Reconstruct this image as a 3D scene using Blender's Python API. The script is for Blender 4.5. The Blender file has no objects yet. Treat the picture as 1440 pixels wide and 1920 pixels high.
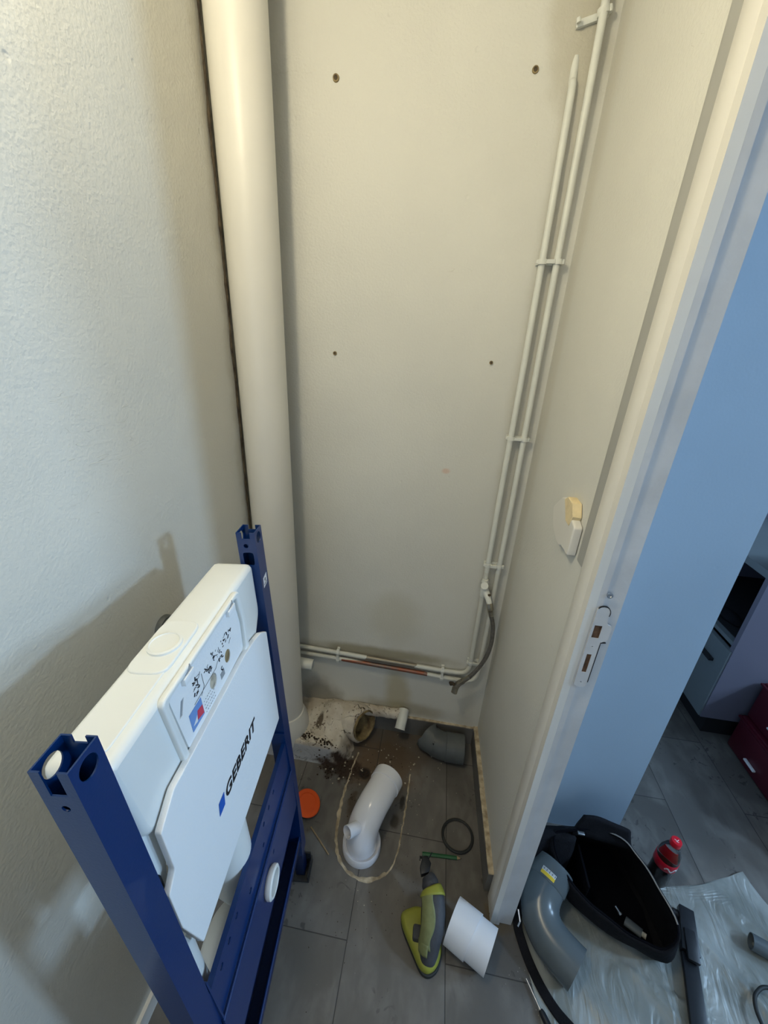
import bpy, bmesh, math, random
import numpy as np
from mathutils import Vector, Matrix, noise as mnoise
C = bpy.context.scene.collection
S = bpy.context.scene
PI = math.pi
rnd = random.Random(7)

# ------------------------------------------------------------------ camera
cam_d = bpy.data.cameras.new('camera')
cam_d.sensor_fit = 'VERTICAL'; cam_d.sensor_height = 24.0; cam_d.sensor_width = 18.0
cam_d.lens = 24.0 * 745 / 1920
cam_d.clip_start = 0.02
cam = bpy.data.objects.new('camera', cam_d); C.objects.link(cam)
Rr = ((0.98748128, 0.15087938, 0.04600135), (-0.10234214, 0.39092722, 0.91471416), (0.12002833, -0.90797099, 0.40147463))
cam.matrix_world = Matrix.Translation((0, 0, 1.65)) @ Matrix(Rr).transposed().to_4x4()
S.camera = cam

# ------------------------------------------------------------------ light
S.view_settings.view_transform = 'Standard'; S.view_settings.look = 'None'
S.view_settings.gamma = 1.0; S.view_settings.use_curve_mapping = False
S.view_settings.exposure = -0.15
w = bpy.data.worlds.new('world'); S.world = w; w.use_nodes = True
w.node_tree.nodes['Background'].inputs[0].default_value = (0.55, 0.68, 0.9, 1)
w.node_tree.nodes['Background'].inputs[1].default_value = 0.25

def area(name, loc, target, sx, sy, power, col):
    d = bpy.data.lights.new(name, 'AREA'); d.shape = 'RECTANGLE'; d.size = sx; d.size_y = sy
    d.energy = power; d.color = col
    o = bpy.data.objects.new(name, d); C.objects.link(o); o.location = loc
    o.rotation_euler = (Vector(target) - Vector(loc)).to_track_quat('-Z', 'Y').to_euler()
    return o
# daylight through the hall window (opening in wall_hall_east)
area('window_daylight', (3.08, 0.86, 1.72), (-0.6, 0.45, 1.0), 0.42, 0.60, 37, (0.46, 0.70, 1.0))
area('high_window_daylight', (3.08, -0.05, 2.33), (-0.6, 0.25, 0.5), 0.22, 0.22, 44, (0.46, 0.70, 1.0))
# fill light added behind the photographer, standing in for bounced light
area('closet_fill', (-0.12, -1.56, 1.60), (-0.1, 1.2, 0.9), 0.68, 1.0, 7, (0.80, 0.90, 1.0))
pl = bpy.data.lights.new('ceiling_bulb_light', 'POINT'); pl.energy = 19; pl.color = (1.0, 0.87, 0.60); pl.shadow_soft_size = 0.05
po = bpy.data.objects.new('ceiling_bulb_light', pl); C.objects.link(po); po.location = (-0.43, 0.33, 2.38)

# ------------------------------------------------------------------ materials
def mat(name, col, rough=0.6, metal=0.0, bump=0.0, bscale=60.0, var=0.0, vscale=6.0, spec=0.5, col2=None, coat=0.0, trans=0.0, ior=1.45, detail=4.0, alpha=1.0):
    m = bpy.data.materials.new(name); m.use_nodes = True
    nt = m.node_tree; b = nt.nodes['Principled BSDF']
    b.inputs['Base Color'].default_value = (*col, 1); b.inputs['Roughness'].default_value = rough
    b.inputs['Metallic'].default_value = metal; b.inputs['Specular IOR Level'].default_value = spec
    b.inputs['Coat Weight'].default_value = coat; b.inputs['Transmission Weight'].default_value = trans
    b.inputs['IOR'].default_value = ior; b.inputs['Alpha'].default_value = alpha
    tc = nt.nodes.new('ShaderNodeTexCoord')
    if var or col2:
        n = nt.nodes.new('ShaderNodeTexNoise'); n.inputs['Scale'].default_value = vscale; n.inputs['Detail'].default_value = 6
        r = nt.nodes.new('ShaderNodeValToRGB')
        c2 = col2 or tuple(max(0, c * (1 - var)) for c in col)
        r.color_ramp.elements[0].position = 0.35; r.color_ramp.elements[1].position = 0.65
        r.color_ramp.elements[0].color = (*c2, 1); r.color_ramp.elements[1].color = (*col, 1)
        nt.links.new(tc.outputs['Object'], n.inputs['Vector']); nt.links.new(n.outputs['Fac'], r.inputs['Fac'])
        nt.links.new(r.outputs['Color'], b.inputs['Base Color'])
    if bump:
        n = nt.nodes.new('ShaderNodeTexNoise'); n.inputs['Scale'].default_value = bscale; n.inputs['Detail'].default_value = detail
        bp = nt.nodes.new('ShaderNodeBump'); bp.inputs['Strength'].default_value = bump; bp.inputs['Distance'].default_value = 0.004
        nt.links.new(tc.outputs['Object'], n.inputs['Vector']); nt.links.new(n.outputs['Fac'], bp.inputs['Height'])
        nt.links.new(bp.outputs['Normal'], b.inputs['Normal'])
    return m

def node(nt, t, **kw):
    n = nt.nodes.new(t)
    for k, v in kw.items():
        if k.startswith('i_'):
            n.inputs[int(k[2:])].default_value = v
        else: setattr(n, k, v)
    return n
def math_n(nt, op, a, b=None, c=None, clamp=False):
    n = nt.nodes.new('ShaderNodeMath'); n.operation = op; n.use_clamp = clamp
    for i, v in enumerate((a, b, c)):
        if v is None: continue
        if isinstance(v, (int, float)): n.inputs[i].default_value = v
        else: nt.links.new(v, n.inputs[i])
    return n.outputs[0]
def mix(nt, fac, a, b):
    n = nt.nodes.new('ShaderNodeMix'); n.data_type = 'RGBA'
    if isinstance(fac, (int, float)): n.inputs[0].default_value = fac
    else: nt.links.new(fac, n.inputs[0])
    for i, v in ((6, a), (7, b)):
        if isinstance(v, tuple): n.inputs[i].default_value = (*v, 1)
        else: nt.links.new(v, n.inputs[i])
    return n.outputs[2]
def noise_n(nt, vec, scale, detail=5, dist=0.0):
    n = nt.nodes.new('ShaderNodeTexNoise'); n.inputs['Scale'].default_value = scale; n.inputs['Detail'].default_value = detail
    n.inputs['Distortion'].default_value = dist
    nt.links.new(vec, n.inputs['Vector']); return n.outputs['Fac']
def smooth(nt, v, lo, hi, a=0.0, b=1.0):
    n = nt.nodes.new('ShaderNodeMapRange'); n.interpolation_type = 'SMOOTHSTEP'
    nt.links.new(v, n.inputs[0]); n.inputs[1].default_value = lo; n.inputs[2].default_value = hi
    n.inputs[3].default_value = a; n.inputs[4].default_value = b
    return n.outputs[0]
def pos(nt):
    g = nt.nodes.new('ShaderNodeNewGeometry'); s = nt.nodes.new('ShaderNodeSeparateXYZ')
    nt.links.new(g.outputs['Position'], s.inputs[0]); return g.outputs['Position'], s.outputs
def blob(nt, P, c, r, wob=0.35, wscale=14.0, soft=0.6):
    """soft irregular patch centred at c (world), elliptical radii r"""
    s = nt.nodes.new('ShaderNodeVectorMath'); s.operation = 'SUBTRACT'; nt.links.new(P, s.inputs[0]); s.inputs[1].default_value = c
    d = nt.nodes.new('ShaderNodeVectorMath'); d.operation = 'DIVIDE'; nt.links.new(s.outputs[0], d.inputs[0]); d.inputs[1].default_value = r
    l = nt.nodes.new('ShaderNodeVectorMath'); l.operation = 'LENGTH'; nt.links.new(d.outputs[0], l.inputs[0])
    f = noise_n(nt, P, wscale, 6)
    v = math_n(nt, 'ADD', l.outputs['Value'], math_n(nt, 'MULTIPLY', math_n(nt, 'SUBTRACT', f, 0.5), wob * 4))
    return smooth(nt, v, 1.0 - soft, 1.0 + soft * 0.3, 1.0, 0.0)

def plaster(name, base, stains=(), bump=0.36, scratches=0.25):
    m = bpy.data.materials.new(name); m.use_nodes = True; nt = m.node_tree; b = nt.nodes['Principled BSDF']
    b.inputs['Roughness'].default_value = 0.55; b.inputs['Specular IOR Level'].default_value = 0.35
    P, xyz = pos(nt)
    col = mix(nt, smooth(nt, noise_n(nt, P, 2.2, 5), 0.3, 0.7), tuple(c * 0.93 for c in base), base)
    # hairline scratches
    mp = node(nt, 'ShaderNodeMapping'); nt.links.new(P, mp.inputs[0]); mp.inputs['Rotation'].default_value = (0.5, 0.7, 0.3); mp.inputs['Scale'].default_value = (1, 1, 9)
    sc = noise_n(nt, mp.outputs[0], 5.0, 2, 0.6)
    line = math_n(nt, 'ABSOLUTE', math_n(nt, 'SUBTRACT', sc, 0.5))
    line = smooth(nt, line, 0.0, 0.004, 1.0, 0.0)
    line = math_n(nt, 'MULTIPLY', line, smooth(nt, noise_n(nt, P, 3.1, 2), 0.60, 0.68))
    col = mix(nt, math_n(nt, 'MULTIPLY', line, scratches), col, (0.35, 0.30, 0.22))
    for (c, r, cc, k, ws) in stains:
        f = math_n(nt, 'MULTIPLY', blob(nt, P, c, r, 0.3, ws), k)
        col = mix(nt, f, col, cc)
    nt.links.new(col, b.inputs['Base Color'])
    h = math_n(nt, 'ADD', noise_n(nt, P, 160, 3), math_n(nt, 'MULTIPLY', noise_n(nt, P, 12, 6), 1.6))
    h = math_n(nt, 'ADD', h, math_n(nt, 'MULTIPLY', line, 0.5))
    vo = node(nt, 'ShaderNodeTexVoronoi'); vo.inputs['Scale'].default_value = 9; nt.links.new(P, vo.inputs['Vector'])
    pit = smooth(nt, vo.outputs['Distance'], 0.02, 0.06, -1.0, 0.0)
    h = math_n(nt, 'ADD', h, pit)
    bp = node(nt, 'ShaderNodeBump'); bp.inputs['Strength'].default_value = bump; bp.inputs['Distance'].default_value = 0.003
    nt.links.new(h, bp.inputs['Height']); nt.links.new(bp.outputs['Normal'], b.inputs['Normal'])
    return m

M = {}
WALL = (0.665, 0.657, 0.60)
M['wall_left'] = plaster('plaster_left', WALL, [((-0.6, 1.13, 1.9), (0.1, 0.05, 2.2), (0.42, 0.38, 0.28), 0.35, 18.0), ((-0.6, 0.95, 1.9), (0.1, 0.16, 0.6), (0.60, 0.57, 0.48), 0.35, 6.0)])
M['wall_back'] = plaster('plaster_back', WALL, [((-0.12, 1.28, 0.62), (0.13, 0.1, 0.14), (0.52, 0.49, 0.38), 0.45, 4.0),
    ((-0.15, 1.28, 0.44), (0.34, 0.1, 0.035), (0.30, 0.26, 0.16), 0.8, 7.0), ((-0.07, 1.28, 0.24), (0.06, 0.1, 0.16), (0.42, 0.36, 0.20), 0.65, 6.0),
    ((-0.05, 1.28, 0.14), (0.2, 0.1, 0.06), (0.33, 0.27, 0.15), 0.6, 9.0), ((-0.42, 1.28, 0.16), (0.1, 0.1, 0.1), (0.25, 0.21, 0.14), 0.7, 10.0),
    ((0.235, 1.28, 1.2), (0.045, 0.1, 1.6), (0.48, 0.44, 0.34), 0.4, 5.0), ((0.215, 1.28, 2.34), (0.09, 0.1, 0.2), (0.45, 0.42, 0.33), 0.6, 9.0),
    ((0.03, 1.28, 1.255), (0.014, 0.1, 0.01), (0.62, 0.40, 0.30), 0.6, 20.0)])
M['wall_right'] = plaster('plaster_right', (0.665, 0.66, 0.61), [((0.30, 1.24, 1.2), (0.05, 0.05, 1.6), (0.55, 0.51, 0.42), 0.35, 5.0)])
M['wall_hall'] = plaster('plaster_hall', (0.66, 0.67, 0.68), [], 0.25, 0.1)
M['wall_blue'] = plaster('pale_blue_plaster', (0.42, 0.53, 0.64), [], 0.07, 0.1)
M['paint'] = mat('painted_wood', (0.72, 0.70, 0.65), 0.4, bump=0.12, bscale=40, var=0.06, vscale=5)
M['jamb'] = mat('worn_grey_white_jamb_paint', (0.60, 0.60, 0.60), 0.45, bump=0.3, bscale=30, var=0.14, vscale=9)
M['white_pipe'] = mat('cream_painted_stack', (0.72, 0.70, 0.64), 0.38, bump=0.08, bscale=25, var=0.03)
M['pipe_paint'] = mat('white_pipe_paint', (0.70, 0.71, 0.66), 0.4, bump=0.15, bscale=50, var=0.06, vscale=20)
M['blue'] = mat('blue_powder_coat', (0.001, 0.026, 0.125), 0.34, spec=0.55, bump=0.04, bscale=300, coat=0.15)
M['blue_dark'] = mat('dark_blue_steel_and_shade', (0.001, 0.012, 0.065), 0.3, spec=0.5)
M['tank'] = mat('white_polyethylene', (0.80, 0.82, 0.80), 0.33, bump=0.06, bscale=20, var=0.03)
M['foam'] = mat('white_foam_board', (0.82, 0.84, 0.85), 0.6, bump=0.12, bscale=250)
M['print_black'] = mat('black_print', (0.012, 0.012, 0.015), 0.5)
M['print_grey'] = mat('grey_print', (0.30, 0.32, 0.34), 0.5)
M['print_blue'] = mat('blue_print', (0.01, 0.10, 0.48), 0.5)
M['print_lblue'] = mat('light_blue_print', (0.16, 0.30, 0.62), 0.5)
M['print_red'] = mat('red_print', (0.62, 0.05, 0.09), 0.5)
M['label_white'] = mat('white_label', (0.8, 0.8, 0.8), 0.4)
M['label_yellow'] = mat('yellow_label', (0.75, 0.50, 0.03), 0.4)
M['duct_shade_grey'] = mat('shade_grey_duct', (0.36, 0.36, 0.34), 0.5, var=0.1, vscale=6)
M['pvc_white'] = mat('white_pvc', (0.73, 0.74, 0.78), 0.18, spec=0.5)
M['pvc_matt'] = mat('matt_white_pvc', (0.68, 0.70, 0.74), 0.42, var=0.04, vscale=8, bump=0.05, bscale=200)
M['pvc_grey'] = mat('grey_pvc', (0.105, 0.125, 0.135), 0.24, spec=0.5, var=0.15, vscale=9)
M['pvc_grey_dusty'] = mat('dusty_grey_pvc', (0.10, 0.112, 0.115), 0.5, var=0.3, vscale=12)
M['black_fabric'] = mat('black_fabric', (0.010, 0.010, 0.013), 0.85, bump=0.4, bscale=220, var=0.3, vscale=15, spec=0.2)
M['black_inner'] = mat('black_lining', (0.003, 0.003, 0.005), 0.9, spec=0.1, bump=0.3, bscale=80)
M['black_plastic'] = mat('black_plastic', (0.012, 0.014, 0.018), 0.38, bump=0.05, bscale=60)
M['black_rubber'] = mat('black_rubber', (0.018, 0.020, 0.020), 0.6)
M['zip'] = mat('zip_tape_grey', (0.22, 0.20, 0.18), 0.5)
M['metal'] = mat('dull_metal', (0.55, 0.55, 0.55), 0.35, metal=1.0)
M['nickel'] = mat('nickel_fitting', (0.42, 0.38, 0.30), 0.35, metal=0.9, var=0.3, vscale=60)
M['braid'] = mat('braided_hose_grey', (0.20, 0.185, 0.165), 0.45, metal=0.5, bump=0.6, bscale=500, var=0.3, vscale=90)
M['orange'] = mat('orange_plastic', (0.85, 0.10, 0.01), 0.4)
M['green'] = mat('green_pencil_lacquer', (0.012, 0.10, 0.035), 0.35)
M['wood'] = mat('bare_wood', (0.38, 0.27, 0.15), 0.6, var=0.3, vscale=30)
M['lime'] = mat('dusty_lime_plastic', (0.32, 0.33, 0.045), 0.5, var=0.22, vscale=14, bump=0.1, bscale=80)
M['lime_dull'] = mat('dirty_lime_plastic', (0.20, 0.215, 0.085), 0.6, var=0.3, vscale=30, bump=0.15, bscale=80)
M['grip'] = mat('dusty_grey_rubber', (0.06, 0.063, 0.072), 0.65, var=0.45, vscale=18, bump=0.3, bscale=90)
M['red'] = mat('burgundy_plastic', (0.09, 0.008, 0.018), 0.4, var=0.2, vscale=7)
M['cab'] = mat('grey_white_cabinet', (0.145, 0.14, 0.18), 0.4)
M['cab_front'] = mat('grey_green_cabinet_front', (0.15, 0.175, 0.185), 0.4)
M['dark_gap'] = mat('dark_recess', (0.01, 0.01, 0.012), 0.7)
M['sealant'] = mat('old_sealant', (0.58, 0.50, 0.36), 0.6, col2=(0.28, 0.22, 0.14), vscale=38, bump=0.8, bscale=90)
M['crumb'] = mat('mortar_crumbs', (0.55, 0.49, 0.38), 0.8, var=0.5, vscale=80)
M['dirt'] = mat('dark_dirt_crumbs', (0.05, 0.032, 0.020), 0.9, var=0.5, vscale=80)
M['rust'] = mat('rusty_scale', (0.10, 0.075, 0.045), 0.85, col2=(0.02, 0.014, 0.01), vscale=25, bump=1.0, bscale=50)
M['ochre'] = mat('ochre_pipe_lining', (0.33, 0.25, 0.12), 0.7, col2=(0.09, 0.06, 0.03), vscale=22, bump=0.8, bscale=60)
M['beige_foam'] = mat('broken_beige_plaster', (0.80, 0.66, 0.40), 0.8, bump=0.8, bscale=70, var=0.12, vscale=40)
M['red_brown'] = mat('bare_wood_mortise', (0.14, 0.07, 0.035), 0.8, var=0.6, vscale=60, bump=0.5, bscale=60)
M['bulb'] = mat('bulb_glass', (1, 0.9, 0.7), 0.3)
M['bulb'].node_tree.nodes['Principled BSDF'].inputs['Emission Color'].default_value = (1, 0.82, 0.55, 1)
M['bulb'].node_tree.nodes['Principled BSDF'].inputs['Emission Strength'].default_value = 6
M['clear'] = mat('clear_bottle_plastic', (0.95, 0.97, 0.98), 0.06, trans=1.0, ior=1.2)
M['cola'] = mat('dark_brown_drink', (0.012, 0.004, 0.003), 0.1)
M['cap_red'] = mat('red_cap_plastic', (0.62, 0.010, 0.025), 0.35)
M['label_red'] = mat('red_bottle_label', (0.55, 0.010, 0.030), 0.4)
M['glass'] = mat('window_glass', (1, 1, 1), 0.0, trans=1.0, ior=1.0)

def floor_mat():
    m = bpy.data.materials.new('grey_wood_look_tiles'); m.use_nodes = True; nt = m.node_tree; b = nt.nodes['Principled BSDF']
    P, xyz = pos(nt)
    X, Y = xyz[0], xyz[1]
    u = math_n(nt, 'DIVIDE', math_n(nt, 'ADD', X, 0.4125), 0.2915)
    col_i = math_n(nt, 'FLOOR', u)
    fu = math_n(nt, 'FRACT', u)
    odd = math_n(nt, 'FLOORED_MODULO', col_i, 2.0)
    v = math_n(nt, 'ADD', math_n(nt, 'DIVIDE', math_n(nt, 'SUBTRACT', Y, 0.560), 0.61), math_n(nt, 'MULTIPLY', odd, 0.5))
    fv = math_n(nt, 'FRACT', v)
    du = math_n(nt, 'MULTIPLY', math_n(nt, 'SUBTRACT', 0.5, math_n(nt, 'ABSOLUTE', math_n(nt, 'SUBTRACT', fu, 0.5))), 0.2915)
    dv = math_n(nt, 'MULTIPLY', math_n(nt, 'SUBTRACT', 0.5, math_n(nt, 'ABSOLUTE', math_n(nt, 'SUBTRACT', fv, 0.5))), 0.61)
    d = math_n(nt, 'MINIMUM', du, dv)
    grout = smooth(nt, d, 0.0009, 0.0018, 1.0, 0.0)
    # per-tile tone
    cmb = node(nt, 'ShaderNodeCombineXYZ'); nt.links.new(col_i, cmb.inputs[0]); nt.links.new(math_n(nt, 'FLOOR', v), cmb.inputs[1])
    wn = node(nt, 'ShaderNodeTexWhiteNoise'); nt.links.new(cmb.outputs[0], wn.inputs['Vector'])
    # streaky grain along Y
    mp = node(nt, 'ShaderNodeMapping'); nt.links.new(P, mp.inputs[0]); mp.inputs['Scale'].default_value = (2.6, 1.2, 1)
    g1 = noise_n(nt, mp.outputs[0], 9, 8, 0.5)
    g2 = noise_n(nt, P, 5, 6, 0.4)
    col = mix(nt, smooth(nt, g1, 0.3, 0.7), (0.096, 0.087, 0.077), (0.158, 0.146, 0.131))
    col = mix(nt, smooth(nt, g2, 0.42, 0.62), col, (0.092, 0.084, 0.075))
    col = mix(nt, math_n(nt, 'MULTIPLY', wn.outputs['Value'], 0.35), col, (0.20, 0.19, 0.175))
    # scuffs
    sc = smooth(nt, noise_n(nt, P, 26, 5, 1.5), 0.60, 0.66)
    sc = math_n(nt, 'MULTIPLY', sc, smooth(nt, noise_n(nt, P, 4, 3), 0.50, 0.60))
    col = mix(nt, math_n(nt, 'MULTIPLY', sc, 0.65), col, (0.035, 0.032, 0.030))
    # the area that was under the old toilet: dirt and glue
    for (c, r, cc, k, ws, wob) in [((-0.10, 1.10, 0), (0.16, 0.15, 1), (0.12, 0.072, 0.036), 0.75, 10, 0.3), ((-0.25, 1.06, 0), (0.10, 0.06, 1), (0.035, 0.018, 0.010), 0.95, 26, 0.5),
                              ((-0.165, 1.055, 0), (0.028, 0.028, 1), (0.010, 0.006, 0.004), 1, 20, 0.2), ((-0.02, 0.90, 0), (0.02, 0.03, 1), (0.03, 0.022, 0.014), 0.8, 30, 0.3),
                              ((-0.19, 0.93, 0), (0.02, 0.06, 1), (0.05, 0.03, 0.015), 0.7, 30, 0.4), ((0.0, 0.97, 0), (0.012, 0.03, 1), (0.02, 0.015, 0.01), 0.9, 40, 0.3),
                              ((-0.02, 1.20, 0), (0.2, 0.10, 1), (0.085, 0.06, 0.04), 0.6, 9, 0.3), ((0.33, 0.69, 0), (0.05, 0.05, 1), (0.10, 0.075, 0.045), 0.8, 20, 0.3)]:
        col = mix(nt, math_n(nt, 'MULTIPLY', blob(nt, P, c, r, wob, ws, 0.5), k), col, cc)
    # dust / specks of mortar
    vo = node(nt, 'ShaderNodeTexVoronoi'); vo.inputs['Scale'].default_value = 55; nt.links.new(P, vo.inputs['Vector'])
    sp = math_n(nt, 'MULTIPLY', smooth(nt, vo.outputs['Distance'], 0.05, 0.09, 1.0, 0.0), smooth(nt, noise_n(nt, P, 8, 3), 0.56, 0.62))
    col = mix(nt, math_n(nt, 'MULTIPLY', sp, 0.5), col, (0.42, 0.40, 0.36))
    col = mix(nt, math_n(nt, 'MULTIPLY', grout, 0.85), col, (0.028, 0.026, 0.025))
    nt.links.new(col, b.inputs['Base Color'])
    b.inputs['Roughness'].default_value = 0.5; b.inputs['Specular IOR Level'].default_value = 0.4
    h = math_n(nt, 'SUBTRACT', math_n(nt, 'MULTIPLY', g1, 0.5), grout)
    bp = node(nt, 'ShaderNodeBump'); bp.inputs['Strength'].default_value = 0.35; bp.inputs['Distance'].default_value = 0.002
    nt.links.new(h, bp.inputs['Height']); nt.links.new(bp.outputs['Normal'], b.inputs['Normal'])
    return m
M['floor'] = floor_mat()

def mortar_mat():
    m = bpy.data.materials.new('cream_mortar'); m.use_nodes = True; nt = m.node_tree; b = nt.nodes['Principled BSDF']
    P, xyz = pos(nt); b.inputs['Roughness'].default_value = 0.85
    col = mix(nt, smooth(nt, noise_n(nt, P, 14, 6), 0.3, 0.7), (0.46, 0.39, 0.30), (0.66, 0.61, 0.52))
    crack = math_n(nt, 'ABSOLUTE', math_n(nt, 'SUBTRACT', noise_n(nt, P, 11, 5, 1.0), 0.5))
    crack = math_n(nt, 'MULTIPLY', smooth(nt, crack, 0.0, 0.012, 1.0, 0.0), smooth(nt, noise_n(nt, P, 7, 3), 0.5, 0.6))
    col = mix(nt, crack, col, (0.07, 0.045, 0.028))
    spots = math_n(nt, 'MULTIPLY', smooth(nt, noise_n(nt, P, 75, 4), 0.58, 0.64), smooth(nt, noise_n(nt, P, 9, 3), 0.47, 0.58))
    col = mix(nt, math_n(nt, 'MULTIPLY', spots, 0.9), col, (0.09, 0.05, 0.03))
    col = mix(nt, blob(nt, P, (-0.39, 1.17, 0.1), (0.016, 0.035, 0.3), 0.2, 40, 0.4), col, (0.13, 0.10, 0.07))
    col = mix(nt, math_n(nt, 'MULTIPLY', smooth(nt, xyz[2], 0.075, 0.09, 1.0, 0.0), smooth(nt, xyz[0], -0.33, -0.30, 1.0, 0.15)), col, (0.42, 0.43, 0.45))
    col = mix(nt, blob(nt, P, (-0.27, 1.06, 0.0), (0.10, 0.08, 0.075), 0.5, 26, 0.5), col, (0.05, 0.028, 0.018))
    nt.links.new(col, b.inputs['Base Color'])
    bp = node(nt, 'ShaderNodeBump'); bp.inputs['Strength'].default_value = 0.9; bp.inputs['Distance'].default_value = 0.006
    h = math_n(nt, 'SUBTRACT', noise_n(nt, P, 40, 6), crack)
    nt.links.new(h, bp.inputs['Height']); nt.links.new(bp.outputs['Normal'], b.inputs['Normal'])
    return m
M['mortar'] = mortar_mat()

def peel_mat():
    """white paint that has peeled off the copper between two places along X"""
    m = bpy.data.materials.new('peeling_paint_on_copper'); m.use_nodes = True; nt = m.node_tree; b = nt.nodes['Principled BSDF']
    P, xyz = pos(nt)
    n = noise_n(nt, P, 30, 4)
    x = math_n(nt, 'ADD', xyz[0], math_n(nt, 'MULTIPLY', math_n(nt, 'SUBTRACT', n, 0.5), 0.10))
    lower = smooth(nt, xyz[2], 0.398, 0.400, 1.0, 0.0)
    f = math_n(nt, 'MULTIPLY', smooth(nt, x, -0.330, -0.326), smooth(nt, x, 0.040, 0.044, 1.0, 0.0))
    f2 = math_n(nt, 'MULTIPLY', smooth(nt, x, -0.22, -0.215), smooth(nt, x, 0.0, 0.004, 1.0, 0.0))
    g = math_n(nt, 'ADD', math_n(nt, 'MULTIPLY', f, lower), math_n(nt, 'MULTIPLY', f2, math_n(nt, 'SUBTRACT', 1.0, lower)))
    cop = mix(nt, smooth(nt, noise_n(nt, P, 22, 4), 0.4, 0.65), (0.28, 0.095, 0.055), (0.16, 0.12, 0.10))
    cop = mix(nt, math_n(nt, 'SUBTRACT', 1.0, lower), cop, (0.26, 0.23, 0.18))
    nt.links.new(mix(nt, g, (0.62, 0.62, 0.56), cop), b.inputs['Base Color'])
    nt.links.new(math_n(nt, 'MULTIPLY', g, 0.55), b.inputs['Metallic']); b.inputs['Roughness'].default_value = 0.42
    return m
M['peel'] = peel_mat()

def sheet_mat():
    m = bpy.data.materials.new('milky_plastic_sheet'); m.use_nodes = True; nt = m.node_tree; b = nt.nodes['Principled BSDF']
    P, xyz = pos(nt)
    col = mix(nt, smooth(nt, noise_n(nt, P, 5, 4, 0.8), 0.35, 0.7), (0.24, 0.255, 0.235), (0.42, 0.44, 0.42))
    nt.links.new(col, b.inputs['Base Color']); b.inputs['Roughness'].default_value = 0.34; b.inputs['Specular IOR Level'].default_value = 0.5
    b.inputs['Alpha'].default_value = 0.80
    mp = node(nt, 'ShaderNodeMapping'); nt.links.new(P, mp.inputs[0]); mp.inputs['Rotation'].default_value = (0, 0, 0.55); mp.inputs['Scale'].default_value = (2.6, 0.9, 1)
    bp = node(nt, 'ShaderNodeBump'); bp.inputs['Strength'].default_value = 0.6; bp.inputs['Distance'].default_value = 0.02
    nt.links.new(noise_n(nt, mp.outputs[0], 7, 3, 1.2), bp.inputs['Height']); nt.links.new(bp.outputs['Normal'], b.inputs['Normal'])
    return m
M['sheet'] = sheet_mat()

# ------------------------------------------------------------------ mesh helpers
def box(bm, lo, hi, Mx=None):
    vs = []
    for z in (lo[2], hi[2]):
        for x, y in ((lo[0], lo[1]), (hi[0], lo[1]), (hi[0], hi[1]), (lo[0], hi[1])):
            v = Vector((x, y, z)); vs.append(bm.verts.new(Mx @ v if Mx else v))
    for f in ((0, 3, 2, 1), (4, 5, 6, 7), (0, 1, 5, 4), (1, 2, 6, 5), (2, 3, 7, 6), (3, 0, 4, 7)):
        bm.faces.new([vs[i] for i in f])
    return bm
def bx(lo, hi, Mx=None):
    return box(bmesh.new(), lo, hi, Mx)
def frames(path):
    P = [Vector(p) for p in path]; T = []
    for i in range(len(P)):
        a = P[max(i - 1, 0)]; b = P[min(i + 1, len(P) - 1)]; T.append((b - a).normalized())
    up = Vector((0, 0, 1)) if abs(T[0].z) < 0.9 else Vector((0, 1, 0))
    n = (up - T[0] * up.dot(T[0])).normalized(); out = []
    for i, t in enumerate(T):
        n = (n - t * n.dot(t)).normalized(); out.append((P[i], t, n, t.cross(n)))
    return out
def ring(bm, fr, rx, ry, seg, pw=2.0):
    p, t, n, b = fr; r = []
    for k in range(seg):
        a = 2 * PI * k / seg; c, s = math.cos(a), math.sin(a)
        if pw != 2.0:
            c = math.copysign(abs(c) ** (2 / pw), c); s = math.copysign(abs(s) ** (2 / pw), s)
        r.append(bm.verts.new(p + n * c * rx + b * s * ry))
    return r
def skin(bm, a, b):
    n = len(a)
    for k in range(n): bm.faces.new((a[k], a[(k + 1) % n], b[(k + 1) % n], b[k]))
def tube(bm, path, r, seg=20, caps=True, wall=0.0, pw=2.0, sm=1):
    """swept tube; r a number, a list, or a list of (rx, ry); wall > 0 makes a hollow pipe"""
    fr = frames(path); n = len(fr)
    rr = [r] * n if isinstance(r, (int, float)) else list(r)
    rr = [(q, q) if isinstance(q, (int, float)) else q for q in rr]
    R_ = [ring(bm, fr[i], rr[i][0], rr[i][1], seg, pw) for i in range(n)]
    for i in range(n - 1): skin(bm, R_[i], R_[i + 1])
    if wall:
        I_ = [ring(bm, fr[i], rr[i][0] - wall, rr[i][1] - wall, seg, pw) for i in range(n)]
        for i in range(n - 1): skin(bm, I_[i + 1], I_[i])
        skin(bm, I_[0], R_[0]); skin(bm, R_[-1], I_[-1])
    elif caps:
        bm.faces.new(list(reversed(R_[0]))); bm.faces.new(R_[-1])
    return bm
def tb(path, r, **k): return tube(bmesh.new(), path, r, **k)
def spline(pts, n=8):
    P = [Vector(p) for p in pts]; out = []
    for i in range(len(P) - 1):
        p0 = P[max(i - 1, 0)]; p1 = P[i]; p2 = P[i + 1]; p3 = P[min(i + 2, len(P) - 1)]
        for k in range(n):
            t = k / n
            out.append(0.5 * ((2 * p1) + (p2 - p0) * t + (2 * p0 - 5 * p1 + 4 * p2 - p3) * t * t + (3 * p1 - p0 - 3 * p2 + p3) * t ** 3))
    out.append(P[-1]); return out
def basis(o, x, y=None, z=None):
    """matrix whose local x axis is x and z axis is z"""
    x = Vector(x).normalized(); z = Vector(z); z = (z - x * z.dot(x)).normalized(); y = z.cross(x)
    return Matrix(((x.x, y.x, z.x, o[0]), (x.y, y.y, z.y, o[1]), (x.z, y.z, z.z, o[2]), (0, 0, 0, 1)))
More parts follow.
